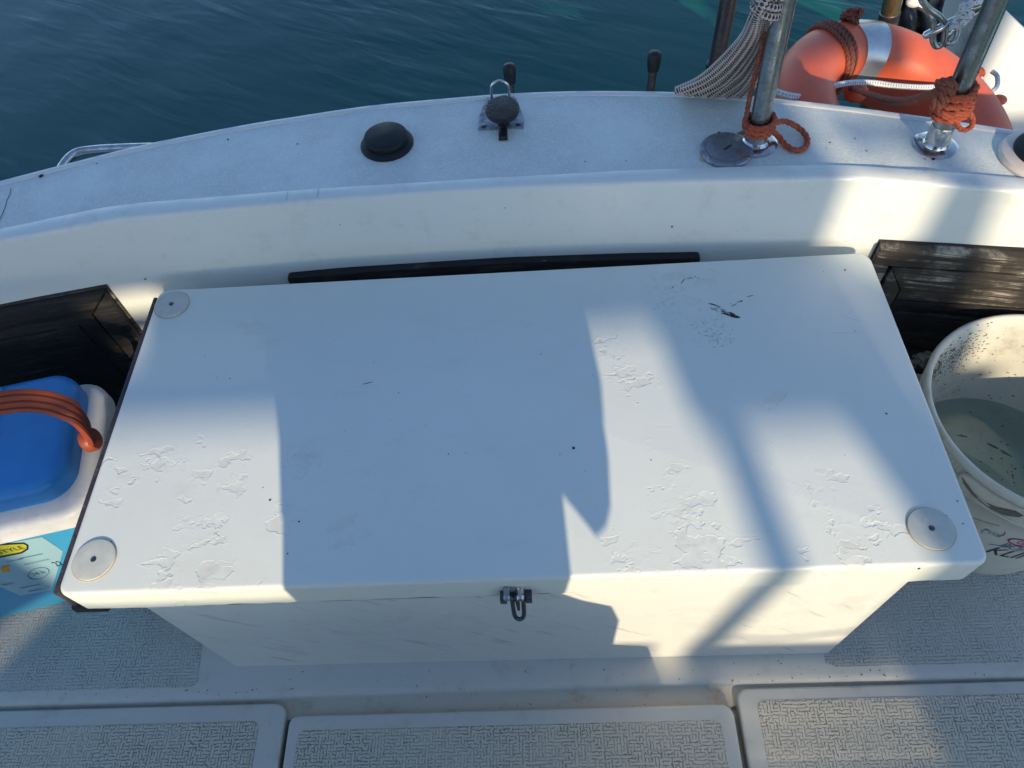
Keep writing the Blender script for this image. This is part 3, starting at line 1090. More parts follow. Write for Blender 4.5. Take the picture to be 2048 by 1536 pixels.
m = MB().tube([(xa, yy, Z_DECK), (xa, yy, h_ - rr_)] + [(0.5 * (xa + xb) - rr_ * math.cos(t), yy, h_ - rr_ + rr_ * math.sin(t)) for t in np.linspace(0.15, 3.0, 12)] + [(xb, yy, h_ - rr_), (xb, yy, Z_DECK)], 0.0024, 12)
m.build('ring', M_bright, hp)
for (a_, b_) in ((967, 252), (1037, 248), (980, 202)):
    p = at(a_, b_, z=Z_DECK + 0.004)
    MB().lathe([(0.0042, 0), (0.0042, 0.0008), (0.003, 0.0016), (0, 0.0018)], (p[0], p[1], Z_DECK + 0.0036), 14).build('screw', M_bolt, hp)

for (px, ytop, ycap, wr, wc, lab) in ((1018, 128, 165, 0.0058, 0.0105, 'short steel peg with black rubber cap just behind the chrome plate'),
                                       (1310, 103, 140, 0.0068, 0.0112, 'taller steel peg with black rubber cap standing alone against the water')):
    Y = 1.100
    tpt = at(px, ytop, y=Y); cpt = at(px, ycap, y=Y)
    t = thing('capped_peg', lab, 'peg', (tpt[0], Y, -0.25), 'capped pegs outside the deck edge')
    MB().tube([(tpt[0] - 0.006, Y, -0.25), (tpt[0], Y, cpt[2] + 0.004)], wr, 14).build('rod', M_dsteel, t)
    H = tpt[2] - cpt[2]
    MB().lathe([(wc * 0.80, 0), (wc * 0.85, 0.002), (wc * 0.98, H * 0.5), (wc, H * 0.75), (wc * 0.85, H * 0.92), (wc * 0.4, H * 0.99), (0, H)], (tpt[0], Y, cpt[2]), 22).build('cap', M_black, t)
    MB().box((tpt[0] - 0.02, Y - 0.04, -0.26), (tpt[0] + 0.02, Y + 0.015, -0.235), 0.002).build('bracket', M_dsteel, t)

# deck filler cap
c = (0.2860, 0.8995)
fc = thing('filler_cap', 'round dull chrome deck filler cap with a slot beside the left stanchion', 'filler cap', (*c, Z_DECK))
MB().lathe([(0.0385, 0.0), (0.0395, 0.003), (0.0380, 0.0062), (0.0335, 0.0080), (0.0318, 0.0080)], (*c, Z_DECK + 0.0006), 56).build('rim_ring', M_tin, fc)
MB().lathe([(0.0316, 0.0060), (0.0312, 0.0078), (0.030, 0.0083), (0.0, 0.0083)], (*c, Z_DECK + 0.0004), 56).build('lid_disc', M_tin, fc)
sa = math.radians(38)
fr_s = lambda u, v, w: (c[0] + 0.001 + u * math.cos(sa) - v * math.sin(sa), c[1] + u * math.sin(sa) + v * math.cos(sa), Z_DECK + w)
m = MB(); m.slab(rrect(-0.0085, -0.0016, 0.0085, 0.0016, 0.0007, 2), 0.0070, 0.0091, 0.0003, 1, fr=fr_s); m.build('slot', M_black, fc)
for ang in (100, 215, 320):
    a_ = math.radians(ang)
    MB().lathe([(0.0036, 0), (0.0036, 0.0006), (0.002, 0.0013), (0, 0.001)], (c[0] + 0.0352 * math.cos(a_), c[1] + 0.0352 * math.sin(a_), Z_DECK + 0.0075), 14).build('screw', M_bright, fc)
m = MB().ell((c[0] - 0.036, c[1] - 0.014, Z_DECK + 0.001), (0.006, 0.005, 0.0025)); m.build('sealant_blob', M_ringedge, fc)


# stanchions
def stanchion(base, top, R, label, rf=0.032, bulge=False):
    t = thing('stanchion', label, 'stanchion', (base[0], base[1], Z_DECK), 'steel stanchions on the side deck')
    MB().lathe([(rf, 0.0), (rf + 0.0005, 0.0025), (rf - 0.003, 0.0045), (rf * 0.66, 0.0060), (R + 0.0055, 0.0080), (R + 0.0035, 0.011)],
               (base[0], base[1], Z_DECK + 0.0006), 48).build('flange', M_bright, t)
    d = np.array(top) - np.array([base[0], base[1], Z_DECK + 0.02])
    d /= np.linalg.norm(d)
    b0 = np.array([base[0], base[1], Z_DECK + 0.009])
    MB().tube([b0, b0 + d * 0.008, b0 + d * 0.026, b0 + d * 0.029], [R + 0.0042, R + 0.0024, R + 0.0020, R + 0.0010], 32).build('collar', M_bright, t)
    pth = [b0 + d * s_ for s_ in np.linspace(0.02, 0.95, 24)]
    MB().tube(pth, R, 32).build('tube', M_steel, t)
    for a_ in (35, 155, 275):
        a_ = math.radians(a_)
        MB().lathe([(0.0036, 0), (0.0038, 0.0012), (0.0022, 0.0026), (0, 0.0024)], (base[0] + (rf - 0.0075) * math.cos(a_), base[1] + (rf - 0.0075) * math.sin(a_), Z_DECK + 0.0052), 14).build('screw', M_brass if a_ > 2 and a_ < 3 else M_bolt, t)
    return t, b0, d


stL, bL, dL = stanchion((0.3310, 0.9140), at(1571, 0, y=0.914), 0.0140, 'left steel stanchion tube with orange rope wrapped once round its foot')
stR, bR, dR = stanchion((0.5850, 0.8850), at(1995, 0, y=0.885), 0.0140, 'right steel stanchion tube with a thick orange knot round its foot', rf=0.0305)

p0, p1 = at(1431, 138, y=1.13), at(1457, 0, y=1.13)
rt = thing('ladder_tube', 'dark steel tube rising from outside the hull behind the rope bundle', 'tube', (p0[0], 1.13, -0.4))
d = (p1 - p0) / np.linalg.norm(p1 - p0)
MB().tube([p0 - d * 0.5, p0 + d * 0.6], 0.0130, 24).build('pole', M_dsteel, rt)
MB().lathe([(0.0150, -0.008), (0.0165, 0.0), (0.0165, 0.010), (0.0140, 0.012)], p0, 24, axis=d).build('clamp', M_black, rt)
p0, p1 = at(1779, 30, y=1.62), at(1795, -40, y=1.62)
d = (p1 - p0) / np.linalg.norm(p1 - p0)
br = thing('brassy_tube', 'short brassy tarnished tube end behind the top of the lifebuoy', 'tube', p0 - d * 0.4)
MB().tube([p0 - d * 0.4, p0, p0 + d * 0.5], 0.0205, 24).build('pole', M_brass, br)
MB().lathe([(0.022, -0.01), (0.0225, 0.006), (0.0208, 0.008)], p0, 24, axis=d).build('collar', M_dsteel, br)

# bent rail at the far left, outside the hull
ctrl = [at(a, b, z=0.062) for a, b in ((96, 420), (112, 362), (128, 328), (152, 306), (190, 299), (240, 296), (300, 294), (420, 292))]
m = MB().tube(spline(ctrl, 8), 0.0072, 18)
tag(m.build('bent_rail', M_bright), 'bent chrome rail poking out beyond the deck edge at far left', 'rail')

# round vent at the far right
c = (0.7200, 0.8430)
rv = thing('dome_vent', 'white domed vent with dark ring, cut by the right edge of the photo', 'vent', (*c, Z_DECK))
MB().lathe([(0.0570, 0), (0.0580, 0.004), (0.0555, 0.009), (0.045, 0.0125), (0.038, 0.0130)], (*c, Z_DECK + 0.0006), 56).build('base_ring', M_rim, rv)
MB().lathe([(0.0430, 0.010), (0.0420, 0.018), (0.037, 0.0200), (0.030, 0.0200)], (*c, Z_DECK), 48).build('dark_ring', M_cap_top, rv)
MB().lathe([(0.0310, 0.018), (0.0305, 0.030), (0.026, 0.038), (0.014, 0.042), (0.0, 0.043)], (*c, Z_DECK), 40).build('dome', M_dome, rv)


# ------------------------------------------------------------------ ropes
def ring_path(c, ax, r, turns, pitch, a0=0.0, n=26, wob=0.0):
    ax = np.array(ax) / np.linalg.norm(ax)
    u = np.cross(ax, [0, 1, 0]); u /= np.linalg.norm(u)
    w = np.cross(ax, u)
    out = []
    for i in range(int(turns * n) + 1):
        a = a0 + 2 * math.pi * i / n
        rr = r + wob * math.sin(i * 1.3)
        out.append(np.array(c) + u * rr * math.cos(a) + w * rr * math.sin(a) + ax * (pitch * i / n))
    return out


# orange rope on the left stanchion
ol = thing('orange_rope', 'orange rope wrapped round the left stanchion with one loop lying on the deck', 'rope', (0.33, 0.91, Z_DECK))
m = MB().rope(ring_path(bL + dL * 0.018, dL, 0.0205, 2.6, 0.0070, 0.5), 0.0042); m.build('wrapping', M_orope, ol)
zz = Z_DECK + 0.006
lp = [bL + dL * 0.030 + np.array([0.017, -0.006, 0]), at(1570, 243, z=zz + 0.018), at(1597, 256, z=zz + 0.006), at(1614, 275, z=zz), at(1612, 293, z=zz), at(1594, 301, z=zz), at(1572, 291, z=zz), at(1556, 272, z=zz + 0.006),
      bL + dL * 0.020 + np.array([0.018, -0.010, 0])]
m = MB().rope(spline(lp, 10), 0.0042); m.build('loop', M_orope, ol)
tp = [bL + dL * 0.03 + np.array([-0.020, 0.002, 0]), bL + dL * 0.07 + np.array([-0.020, 0.004, 0]), bL + dL * 0.13 + np.array([-0.016, 0.008, 0]), bL + dL * 0.2 + np.array([-0.008, 0.016, 0])]
m = MB().rope(spline(tp, 8), 0.0036); m.build('rising_cord', M_drope, ol)
tp = [bL + dL * s_ + np.array([0.0155, 0.006, 0]) for s_ in (0.10, 0.2, 0.3, 0.5)]
m = MB().tube(tp, 0.0016, 8); m.build('thin_cord', M_drope, ol)

# marled cord bundle hanging from the left stanchion
mb_ = thing('cord_bundle', 'thick bundle of black and white marled cord hanging behind the left stanchion', 'rope bundle', at(1440, 180, y=1.03))
NS = 21
pn, pq = np.array([0.0, 1.0, 0.55]), np.array([0.25, 1.025, Z_DECK + 0.012])
for i in range(NS):
    f = i / (NS - 1)
    e = f ** 0.9
    top = np.array([1512 + 30 * f, 22 + 4 * math.sin(i)])
    mid1 = np.array([1487 + 54 * f, 72 + 14 * f])
    mid2 = np.array([1441 + 84 * f, 124 + 18 * f])
    mid3 = np.array([1396 + 108 * f, 158 + 18 * f + 3 * math.sin(i * 2.1)])
    end = np.array([1352 + 140 * f ** 1.3, 180 + 11 * math.sin(f * 2.2) + 2 * math.sin(i * 1.7)])
    depth = 0.010 * math.sin(i * 2.4) - 0.004 * (i % 3)
    q_ = pq - np.array([0, 1, 0]) * (depth + 0.004)
    ctrl = []
    for (a, b) in (top, mid1, mid2, mid3, end):
        ctrl.append(at(a + rng.uniform(-2, 2), b + rng.uniform(-1.5, 1.5), n=pn, q=q_))
    up0 = np.array(ctrl[0]) + np.array([0.012 * (1 - f), 0.0, 0.03])
    up1 = up0 + np.array([0.012, 0.0, 0.10])
    m = MB().tube(spline([up1, up0] + ctrl, 8), 0.0056, 10)
    m.build('cord', M_mrope, mb_)
kc = at(1530, 10, n=pn, q=pq)
m = MB()
for j in range(3):
    m.tube(ring_path(kc + np.array([0.002, 0, 0.012 * j - 0.006]), (0.35, 0, 1), 0.017, 1.0, 0.002, j), 0.0052, 10)
m.build('whipping', M_mrope, mb_)

# ------------------------------------------------------------------ lifebuoy
LC = np.array([0.735, 1.275, -0.152])
LN = np.array([0.275, -0.173, 1.0]); LN /= np.linalg.norm(LN)
LU = np.cross(LN, [0, 1, 0]); LU /= np.linalg.norm(LU)
LV = np.cross(LN, LU)
LR, Lr = 0.201, 0.061


def sgnp(x, e):
    return math.copysign(abs(x) ** e, x)


def lb(a, b, grow=0.0):
    cb, sb = sgnp(math.cos(b), 0.92), sgnp(math.sin(b), 0.92)
    r_ = Lr + grow
    er = LU * math.cos(a) + LV * math.sin(a)
    return LC + er * (LR + r_ * cb) + LN * (r_ * (0.98 if sb > 0 else 1.9) * sb)


def lb_patch(m, a0, a1, na, b0, b1, nb, grow, closed_b=True):
    vs = []
    for i in range(na + 1):
        a = a0 + (a1 - a0) * i / na
        for j in range(nb + (0 if closed_b else 1)):
            b = b0 + (b1 - b0) * j / nb
            vs.append(lb(a, b, grow))
    w = nb if closed_b else nb + 1
    fs = []
    for i in range(na):
        for j in range(nb if closed_b else nb):
            j2 = (j + 1) % w if closed_b else j + 1
            fs.append((i * w + j, (i + 1) * w + j, (i + 1) * w + j2, i * w + j2))
    m.add(vs, fs)
    return m


def lb_ang(px, py):
    """ring angle whose top line shows nearest to a place of the photograph"""
    best = (1e9, 0)
    for a in np.linspace(0, 2 * math.pi, 720):
        for b in np.linspace(0, 2 * math.pi, 24, endpoint=False):
            p = lb(a, b) - CAMP
            er = LU * math.cos(a) + LV * math.sin(a)
            if (er * math.cos(b) + LN * math.sin(b)) @ p > 0:
                continue
            c_ = RX.T @ p
            x = 1024 + 1473 * c_[0] / -c_[2]; y = 768 - 1473 * c_[1] / -c_[2]
            # visible side only
            e = (x - px) ** 2 + (y - py) ** 2
            if e < best[0]:
                best = (e, a, b)
    return best[1], best[2]


buoy = thing('lifebuoy', 'orange ring lifebuoy with a silver band lying outside the deck edge', 'lifebuoy', LC - LN * 0.06)
m = MB(); lb_patch(m, 0, 2 * math.pi, 120, 0, 2 * math.pi, 40, 0.0); m.build('ring_body', M_oring, buoy, angle=60)
aT, bT = lb_ang(1757, 100)
m = MB()
m = lb_patch(m, aT - 0.175, aT + 0.175, 12, 0, 2 * math.pi, 40, 0.0012)
m.build('silver_band', M_silver, buoy)
for s_ in (-1, 1):
    m = MB(); lb_patch(m, aT + s_ * 0.186 - 0.008, aT + s_ * 0.186 + 0.008, 3, 0, 2 * math.pi, 40, 0.0006); m.build('moulded_rib', M_oring, buoy)
m = MB().ell(at(1712, 186, n=LN, q=LC + LN * 0.01), (0.024, 0.020, 0.020)); m.build('moulded_lug', M_oring, buoy)
pl_ = dict(n=LN, q=LC + LN * 0.042)
wr = [at(1500, 150, n=LN, q=LC), at(1552, 183, **pl_), at(1600, 194, **pl_), at(1640, 188, **pl_), at(1662, 174, **pl_), at(1700, 166, **pl_), at(1745, 166, **pl_), at(1790, 172, **pl_),
      at(1850, 175, **pl_), at(1905, 172, **pl_), at(1950, 163, **pl_), at(1962, 158, **pl_)]
m = MB().tube(spline(wr, 10), 0.0060, 12); m.build('grab_rope', M_wrope, buoy)
kn = at(1954, 148, **pl_)
m = MB()
for j in range(4):
    m.tube(ring_path(kn + np.array([0.004 * j - 0.006, 0, 0.004 * (j % 2)]), (1, 0.3, 0.3 * (j - 1.5)), 0.0075, 1.0, 0.001, j), 0.0042, 8)
m.build('rope_knot', M_magenta if False else M_orope, buoy)
tl = [at(1983, 142, **pl_), at(1994, 152, **pl_), at(1994, 172, **pl_), at(1982, 184, **pl_), at(1975, 188, **pl_)]
m = MB().tube(spline(tl, 8), 0.0048, 10); m.build('rope_tail', M_wrope, buoy)
m = MB().ell(at(1998, 200, n=LN, q=LC + LN * 0.030), (0.016, 0.014, 0.010)); m.build('moulded_socket', M_oring, buoy)

# brown orange lashing round the buoy
lash = thing('rope_lashing', 'brown orange rope lashed over the lifebuoy left of its silver band', 'rope', lb(aT, 1.0))
aL, _ = lb_ang(1702, 90)


def over(a0, a1, b0, b1, grow, n=28):
    return [lb(a0 + (a1 - a0) * i / n, b0 + (b1 - b0) * i / n, grow) for i in range(n + 1)]


sgn = 1.0 if (lb_ang(1650, 90)[0] - aL + math.pi) % (2 * math.pi) - math.pi > 0 else -1.0   # direction of photo left
for (d0, d1, g) in ((0.03, 0.42, 0.004), (0.02, 0.22, 0.005), (-0.02, 0.17, 0.006), (-0.10, 0.02, 0.005)):
    m = MB().rope(over(aL + sgn * d0 * 0.62, aL + sgn * d1 * 0.62, 0.15, 3.55, g), 0.0044)
    m.build('turn', M_drope, lash)
m = MB().tube(over(aL + sgn * 0.02, aL + sgn * 0.05, 0.9, 3.3, 0.009), 0.0014, 6); m.build('black_tie', M_black, lash)
kp = lb(aL, 0.55, 0.012)
kq = at(1705, 33, n=(0, 1, 0), q=lb(aL, 0.3))
m = MB()
for j in range(5):
    m.rope(ring_path(kq + rng.uniform(-0.008, 0.008, 3) * np.array([1.6, 1, 0.6]), rng.uniform(-1, 1, 3), 0.009, 1.05, 0.001, j), 0.0044)
m.build('knot', M_drope, lash)
m = MB()
for j in range(16):
    a = kq + np.array([-0.018 + 0.0026 * j, 0, 0.006])
    b = a + np.array([rng.uniform(-0.016, 0.012), rng.uniform(-0.006, 0.006), rng.uniform(0.004, 0.014)])
    m.tube([a, 0.5 * (a + b) + rng.uniform(-0.002, 0.002, 3), b], 0.0011, 5)
m.build('frayed_end', M_orope, lash)

# orange rope on the right stanchion
orr = thing('orange_rope', 'orange rope knotted thickly round the right stanchion and led to the lifebuoy', 'rope', (0.585, 0.885, Z_DECK))
m = MB()
for j in range(6):
    h_ = 0.046 + 0.0078 * j
    m.rope(ring_path(bR + dR * h_, dR + np.array([0.10 * math.sin(j * 2.1), 0.1 * math.cos(j * 1.7), 0]), 0.0195 + 0.0035 * (j in (1, 2, 3)), 1.0, 0.003, j * 1.1, wob=0.0012), 0.0046)
m.build('wrapping', M_orope, orr)
kc = bR + dR * 0.090 + np.array([-0.026, -0.010, 0.0])
m = MB()
for j in range(4):
    m.rope(ring_path(kc + np.array([0.0, 0.0, 0.006 * (j - 1.5)]), (0.6, 0.5 * (j - 1.5), 0.8), 0.0105, 1.05, 0.002, j * 1.4), 0.0050)
m.build('knot', M_drope, orr)
for j in range(2):
    e = at(1700 + 12 * j, 176 + 3 * j, n=LN, q=LC + LN * 0.02)
    mid = at(1790, 200 + 8 * j, y=1.02)
    m = MB().rope(spline([kc + np.array([-0.005, 0, 0.004 * j]), mid, e], 16), 0.0046); m.build('lead', M_drope, orr)
lc = bR + dR * 0.060
lp = [lc + np.array([0.014, -0.012, 0.004]), at(1922, 232, y=0.868), at(1936, 226, y=0.868), at(1945, 236, y=0.868), at(1943, 252, y=0.868), at(1930, 260, y=0.868), at(1918, 256, y=0.868),
      at(1914, 246, y=0.868), lc + np.array([0.012, -0.016, -0.010])]
m = MB().rope(spline(lp, 8), 0.0036); m.build('loop', M_orope, orr)

# steel hook with white knot hanging in front of the buoy
hk = thing('hanging_hook', 'steel T shaped hook with two loops and a white knot hanging above the lifebuoy', 'hook', at(1900, 60, y=0.95))
Y = 0.95
A = lambda a, b, dy=0.0: at(a, b, y=Y + dy)
m = MB().tube([A(1846, 73), A(1850, 71), A(1885, 53), A(1916, 36), A(1922, 32)], [0.0030, 0.0052, 0.0056, 0.0046, 0.003], 16); m.build('shank', M_bright, hk)
m = MB().tube(spline([A(1868, 40), A(1867, 62), A(1866, 80), A(1872, 92), A(1882, 90), A(1889, 78), A(1890, 52), A(1880, 34), A(1860, 20), A(1846, 4), A(1840, -12)], 6), 0.0042, 14); m.build('hook_loop', M_steel, hk)
m = MB().tube(spline([A(1906, 60), A(1896, 72), A(1892, 80, .004), A(1900, 86, .004), A(1910, 80), A(1916, 64), A(1917, 46)], 6), 0.0040, 14); m.build('hook_loop', M_bright, hk)
m = MB().tube(spline([A(1962, 20), A(1948, 28), A(1932, 34), A(1926, 26), A(1934, 18), A(1952, 14), A(1975, 4)], 6), 0.0040, 14); m.build('shackle', M_steel, hk)
kq = A(1921, 36, -0.008)
m = MB()
for j in range(4):
    m.tube(ring_path(kq + np.array([0.001 * j, -0.002, 0.005 * (j - 1.5)]), (0.3 * (j - 1.5), 0.4, 1), 0.0070, 1.0, 0.001, j), 0.0040, 10)
m.tube(spline([kq, A(1923, 22, -0.01), A(1926, 8, -0.012)], 6), 0.0042, 10)
m.tube(spline([kq + np.array([0.0, 0, 0.012]), A(1945, 6, -0.01), A(1968, 0, -0.006), A(1985, -8)], 6), 0.0046, 10)
m.build('white_knot', M_wrope, hk)

# white cowl and grey cover beyond the buoy
cw = thing('outboard_cowl', 'large bright white rounded cowl beyond the lifebuoy at the top right corner', 'outboard motor', (1.1, 1.9, -0.5))
fpx = [(1987, -8), (2012, 14), (2052, 52), (2110, 120), (2160, 230), (2160, 420), (2040, 470), (1925, 420), (1936, 250), (1958, 130)]
YF = 1.66
front = [at(a, b, y=YF) for a, b in fpx]
back_off = at(1835, -25, y=2.05) - front[0]
m = MB()
n = len(front)
vs = []
for (s_, g) in ((0.0, 0.955), (0.02, 0.985), (0.06, 1.0), (0.95, 1.0), (1.0, 0.97)):
    cen = sum(front) / n
    for p in front:
        q_ = cen + (p - cen) * g + back_off * s_
        vs.append(q_)
fs = []
for r_ in range(4):
    for i in range(n):
        k2 = (i + 1) % n
        fs.append((r_ * n + i, (r_ + 1) * n + i, (r_ + 1) * n + k2, r_ * n + k2))
fs.append(tuple(range(n)))
fs.append(tuple(4 * n + i for i in range(n - 1, -1, -1)))
m.add(vs, fs)
m.build('shell', M_cowl, cw, angle=60)
gc = thing('grey_cover', 'crumpled dark grey cover in the gap between lifebuoy and white cowl', 'cover', at(1830, 60, y=1.75))
m = MB()
pts = []
NXg, NYg = 22, 16
for j in range(NYg + 1):
    for i in range(NXg + 1):
        a = 1788 + (1890 - 1788) * i / NXg
        b = -60 + 190 * j / NYg
        yv = 1.72 + 0.02 * math.sin(i * 0.9 + j * 0.5) + 0.015 * math.sin(j * 1.4) + 0.05 * ((i / NXg - 0.5) ** 2) * 4
        pts.append(at(a + 6 * math.sin(j * 0.7), b, y=yv))
m.add(pts, [(j * (NXg + 1) + i, (j + 1) * (NXg + 1) + i, (j + 1) * (NXg + 1) + i + 1, j * (NXg + 1) + i + 1) for j in range(NYg) for i in range(NXg)])
o = m.build('cloth', M_canvas, gc)
md = o.modifiers.new('thickness', 'SOLIDIFY'); md.thickness = 0.004
m = MB().tube(spline([at(1818, -20, y=1.66), at(1826, 4, y=1.66), at(1850, 18, y=1.65), at(1862, 40, y=1.65), at(1864, 60, y=1.65)], 8), 0.008, 12); m.build('piping', M_tin, gc)
m = MB().ell(at(1828, 4, y=1.64), (0.018, 0.012, 0.012)); m.build('white_tape', M_wrope, gc)

# ------------------------------------------------------------------ cooler
ca = math.atan(0.209)
CO = np.array([-0.6650, 0.4560, Z_SEAT])
cu_ = np.array([-math.cos(ca), -math.sin(ca), 0.0])
cv_ = np.array([-math.sin(ca), math.cos(ca), 0.0])
cn = -cv_


def cf(u, v, w):
    return tuple(CO + cu_ * (0.40 - u) * 1.0 + cv_ * v + np.array([0, 0, w]))
# u from 0 (far left) to 0.40 (right side), v from the front to the back


cool = thing('cooler_box', 'blue and white plastic cooler box with brick orange carrying handle left of the storage box', 'cooler box', cf(0.2, 0.14, 0))
W_, D_ = 0.40, 0.248
H_lip = -0.140 - Z_SEAT
def taper_body(m, z0, z1, in0, in1, rad, bev=0.004):
    o0 = dense(rrect(in0, in0, W_ - in0, D_ - in0, rad, 8), 0.03)
    ks = len(o0)
    vs = []
    for (z, ins) in ((z0, in0 + 0.004), (z0 + 0.004, in0), (z1, in1)):
        sx = (W_ - 2 * ins) / (W_ - 2 * in0); sy = (D_ - 2 * ins) / (D_ - 2 * in0)
        for (u, v) in o0:
            vs.append(cf(W_ / 2 + (u - W_ / 2) * sx, D_ / 2 + (v - D_ / 2) * sy, z))
    fs = []
    for r_ in range(2):
        for i in range(ks):
            k2 = (i + 1) % ks
            fs.append((r_ * ks + i, r_ * ks + k2, (r_ + 1) * ks + k2, (r_ + 1) * ks + i))
    fs.append(tuple(range(ks - 1, -1, -1)))
    fs.append(tuple(2 * ks + i for i in range(ks)))
    m.add(vs, fs)
    return m


m = taper_body(MB(), 0.002, H_lip + 0.004, 0.008, 0.006, 0.035); m.build('body', M_clight, cool)
m = MB(); m.slab(dense(rrect(0, 0, W_, D_, 0.045, 8), 0.02), H_lip, H_lip + 0.036, 0.014, 5, fr=cf, botbev=0.002); m.build('collar', M_cwhite, cool)
lu = 0.030
m = MB(); m.slab(dense(rrect(lu, 0.032, W_ - 0.026, D_ - 0.002, 0.045, 9), 0.02), H_lip + 0.030, H_lip + 0.076, 0.018, 6, fr=cf); m.build('lid', M_cblue, cool)
for k_ in range(3):
    uu = 0.235 - 0.070 * k_
    m = MB(); m.slab(dense(rrect(uu, 0.075, uu + 0.030, 0.235, 0.010, 4), 0.02), H_lip + 0.072, H_lip + 0.0815, 0.0050, 3, fr=cf)
    m.build('lid_rib', M_cblue, cool)
# handle: a flat ribbed arch
hc = [np.array(cf(W_ + 0.004, 0.130, H_lip + 0.002)), at(172, 856, y=0.560), at(146, 826, y=0.562), at(108, 808, y=0.566), at(56, 801, y=0.566), at(0, 806, y=0.56), at(-80, 820, y=0.545), at(-200, 850, y=0.52), at(-300, 900, y=0.5)]
pv = at(180, 876, y=0.560)
hc[0] = pv
pth = spline(hc, 8)
m = MB()
hw = 0.0165
prev = None
sect = []
for i, p in enumerate(pth):
    t = pth[min(i + 1, len(pth) - 1)] - pth[max(i - 1, 0)]
    t /= np.linalg.norm(t)
    wdir = np.array([0.15, -0.82, -0.55]); wdir -= t * (wdir @ t); wdir /= np.linalg.norm(wdir)
    nd = np.cross(t, wdir)
    if nd[2] < 0 and i > 12: nd = -nd
    if prev is not None and nd @ prev < 0: nd = -nd
    prev = nd
    ring = []
    prof = [(-1, 0), (-0.95, .0035), (-0.72, .0048), (-0.55, .002), (-0.38, .0048), (-0.18, .0048), (0, .002), (0.18, .0048), (0.38, .0048), (0.55, .002), (0.72, .0048), (0.95, .0035), (1, 0), (0.9, -.0035), (0, -.004), (-0.9, -.0035)]
    for (a, b) in prof:
        ring.append(p + wdir * a * hw + nd * b)
    sect.append(ring)
k = len(sect[0])
m.add([q for r_ in sect for q in r_], [(i * k + j, i * k + (j + 1) % k, (i + 1) * k + (j + 1) % k, (i + 1) * k + j) for i in range(len(sect) - 1) for j in range(k)])
m.build('handle', M_handle, cool, angle=35)
m = MB().lathe([(0.018, -0.008), (0.0185, 0.002), (0.016, 0.006), (0.0, 0.007)], pv + np.array([0.0, 0.0, -0.004]), 30, axis=-cu_ + np.array([0, 0, 0.25])); m.build('handle_pivot', M_handle, cool)


def on_front(px, py, off=0.0006):
    """place on the sloping front of the cooler body"""
    n = -cv_ * 1.0
    tilt = (0.008 - 0.006) / (H_lip)
    n = n + np.array([0, 0, -tilt])
    n = n / np.linalg.norm(n)
    q = np.array(cf(0.2, 0.008, 0.004)) + n * off
    return at(px, py, n=n, q=q), n


def flat(m, pxs, off):
    P_ = [on_front(a, b, off)[0] for a, b in pxs]
    m.add(P_, [tuple(range(len(P_)))])
    return m


def front_text(name, body, px, py, wpx, mat, off=0.0012, hscale=1.0):
    """lettering about wpx pixels wide centred on a place of the label"""
    c0, n = on_front(px, py, off)
    l0, _ = on_front(px - wpx / 2, py + wpx / 2 * 0.21, off)
    r0, _ = on_front(px + wpx / 2, py - wpx / 2 * 0.21, off)
    w = np.linalg.norm(r0 - l0)
    ux = -cu_
    uy = np.cross(n, ux); uy /= np.linalg.norm(uy)
    if uy[2] < 0: uy = -uy
    vs, fs = text_verts(body, 0.01)
    xs = [v[0] for v in vs]
    sc_ = w / (max(xs) - min(xs))
    m = MB().add([c0 + ux * v[0] * sc_ + uy * v[1] * sc_ * hscale for v in vs], fs)
    return m.build(name, mat, stick, smooth=False)


m = flat(MB(), [(84, 1074), (126, 1102), (104, 1180), (40, 1191), (-20, 1165), (-60, 1100)], 0.0006)
stick = m.build('sticker', M_label, cool, smooth=False)
m = flat(MB(), [(-40, 1098), (-38, 1115), (-10, 1118), (44, 1107), (57, 1099), (57, 1090), (48, 1085), (0, 1087)], 0.0010); m.build('badge', M_ink, stick, smooth=False)
m = flat(MB(), [(-36, 1100), (-34, 1111), (-10, 1114), (42, 1104), (53, 1097), (53, 1091), (46, 1088), (0, 1091)], 0.0013); m.build('badge_fill', M_yellow, stick, smooth=False)
front_text('badge_lettering', 'STYLE', 21, 1100.5, 52, M_ink, 0.0017, 1.1)
front_text('small_lettering', 'FRIGOSTOCK', 74, 1124, 50, M_inkb, 0.0012, 1.0)
front_text('small_lettering', '24 h', 76, 1147, 26, M_inkb, 0.0014, 1.3)
front_text('small_lettering', '22', 116, 1128, 15, M_ink, 0.0012, 2.0)
front_text('small_lettering', 'litri', 15, 1168, 20, M_inkb, 0.0012, 1.0)
m = MB()
ci = on_front(77, 1147, 0.0012)[0]
ring = []
for t in np.linspace(0, 2 * math.pi, 28, endpoint=False):
    ring.append(on_front(77 + 21 * math.cos(t), 1147 - 4 * math.cos(t) + 11 * math.sin(t), 0.0012)[0])
m.tube(ring, 0.0005, 6, closed=True); m.build('oval_print', M_inkb, stick)
m = flat(MB(), [(4, 1133), (20, 1130), (16, 1136), (20, 1143), (6, 1145), (0, 1139)], 0.0012); m.build('orange_print', M_orangeink, stick, smooth=False)
for (a, b, w_) in ((62, 1112, 46), (30, 1120, 34), (60, 1172, 40), (70, 1180, 26)):
    m = flat(MB(), [(a - w_ / 2, b + w_ * 0.1), (a + w_ / 2, b - w_ * 0.1), (a + w_ / 2, b - w_ * 0.1 + 1.3), (a - w_ / 2, b + w_ * 0.1 + 1.3)], 0.0012)
    m.build('print_line', M_inkb, stick, smooth=False)

# ------------------------------------------------------------------ bucket
BC = np.array([0.735, 0.556])
ZR, RR, RB = -0.10, 0.170, 0.142
bk = thing('bucket', 'dirty white plastic bucket holding shallow greenish water, right of the storage box', 'bucket', (*BC, Z_SEAT))


def rad_at(z):
    return RB + (RR - RB) * (z - Z_SEAT) / (ZR - Z_SEAT)


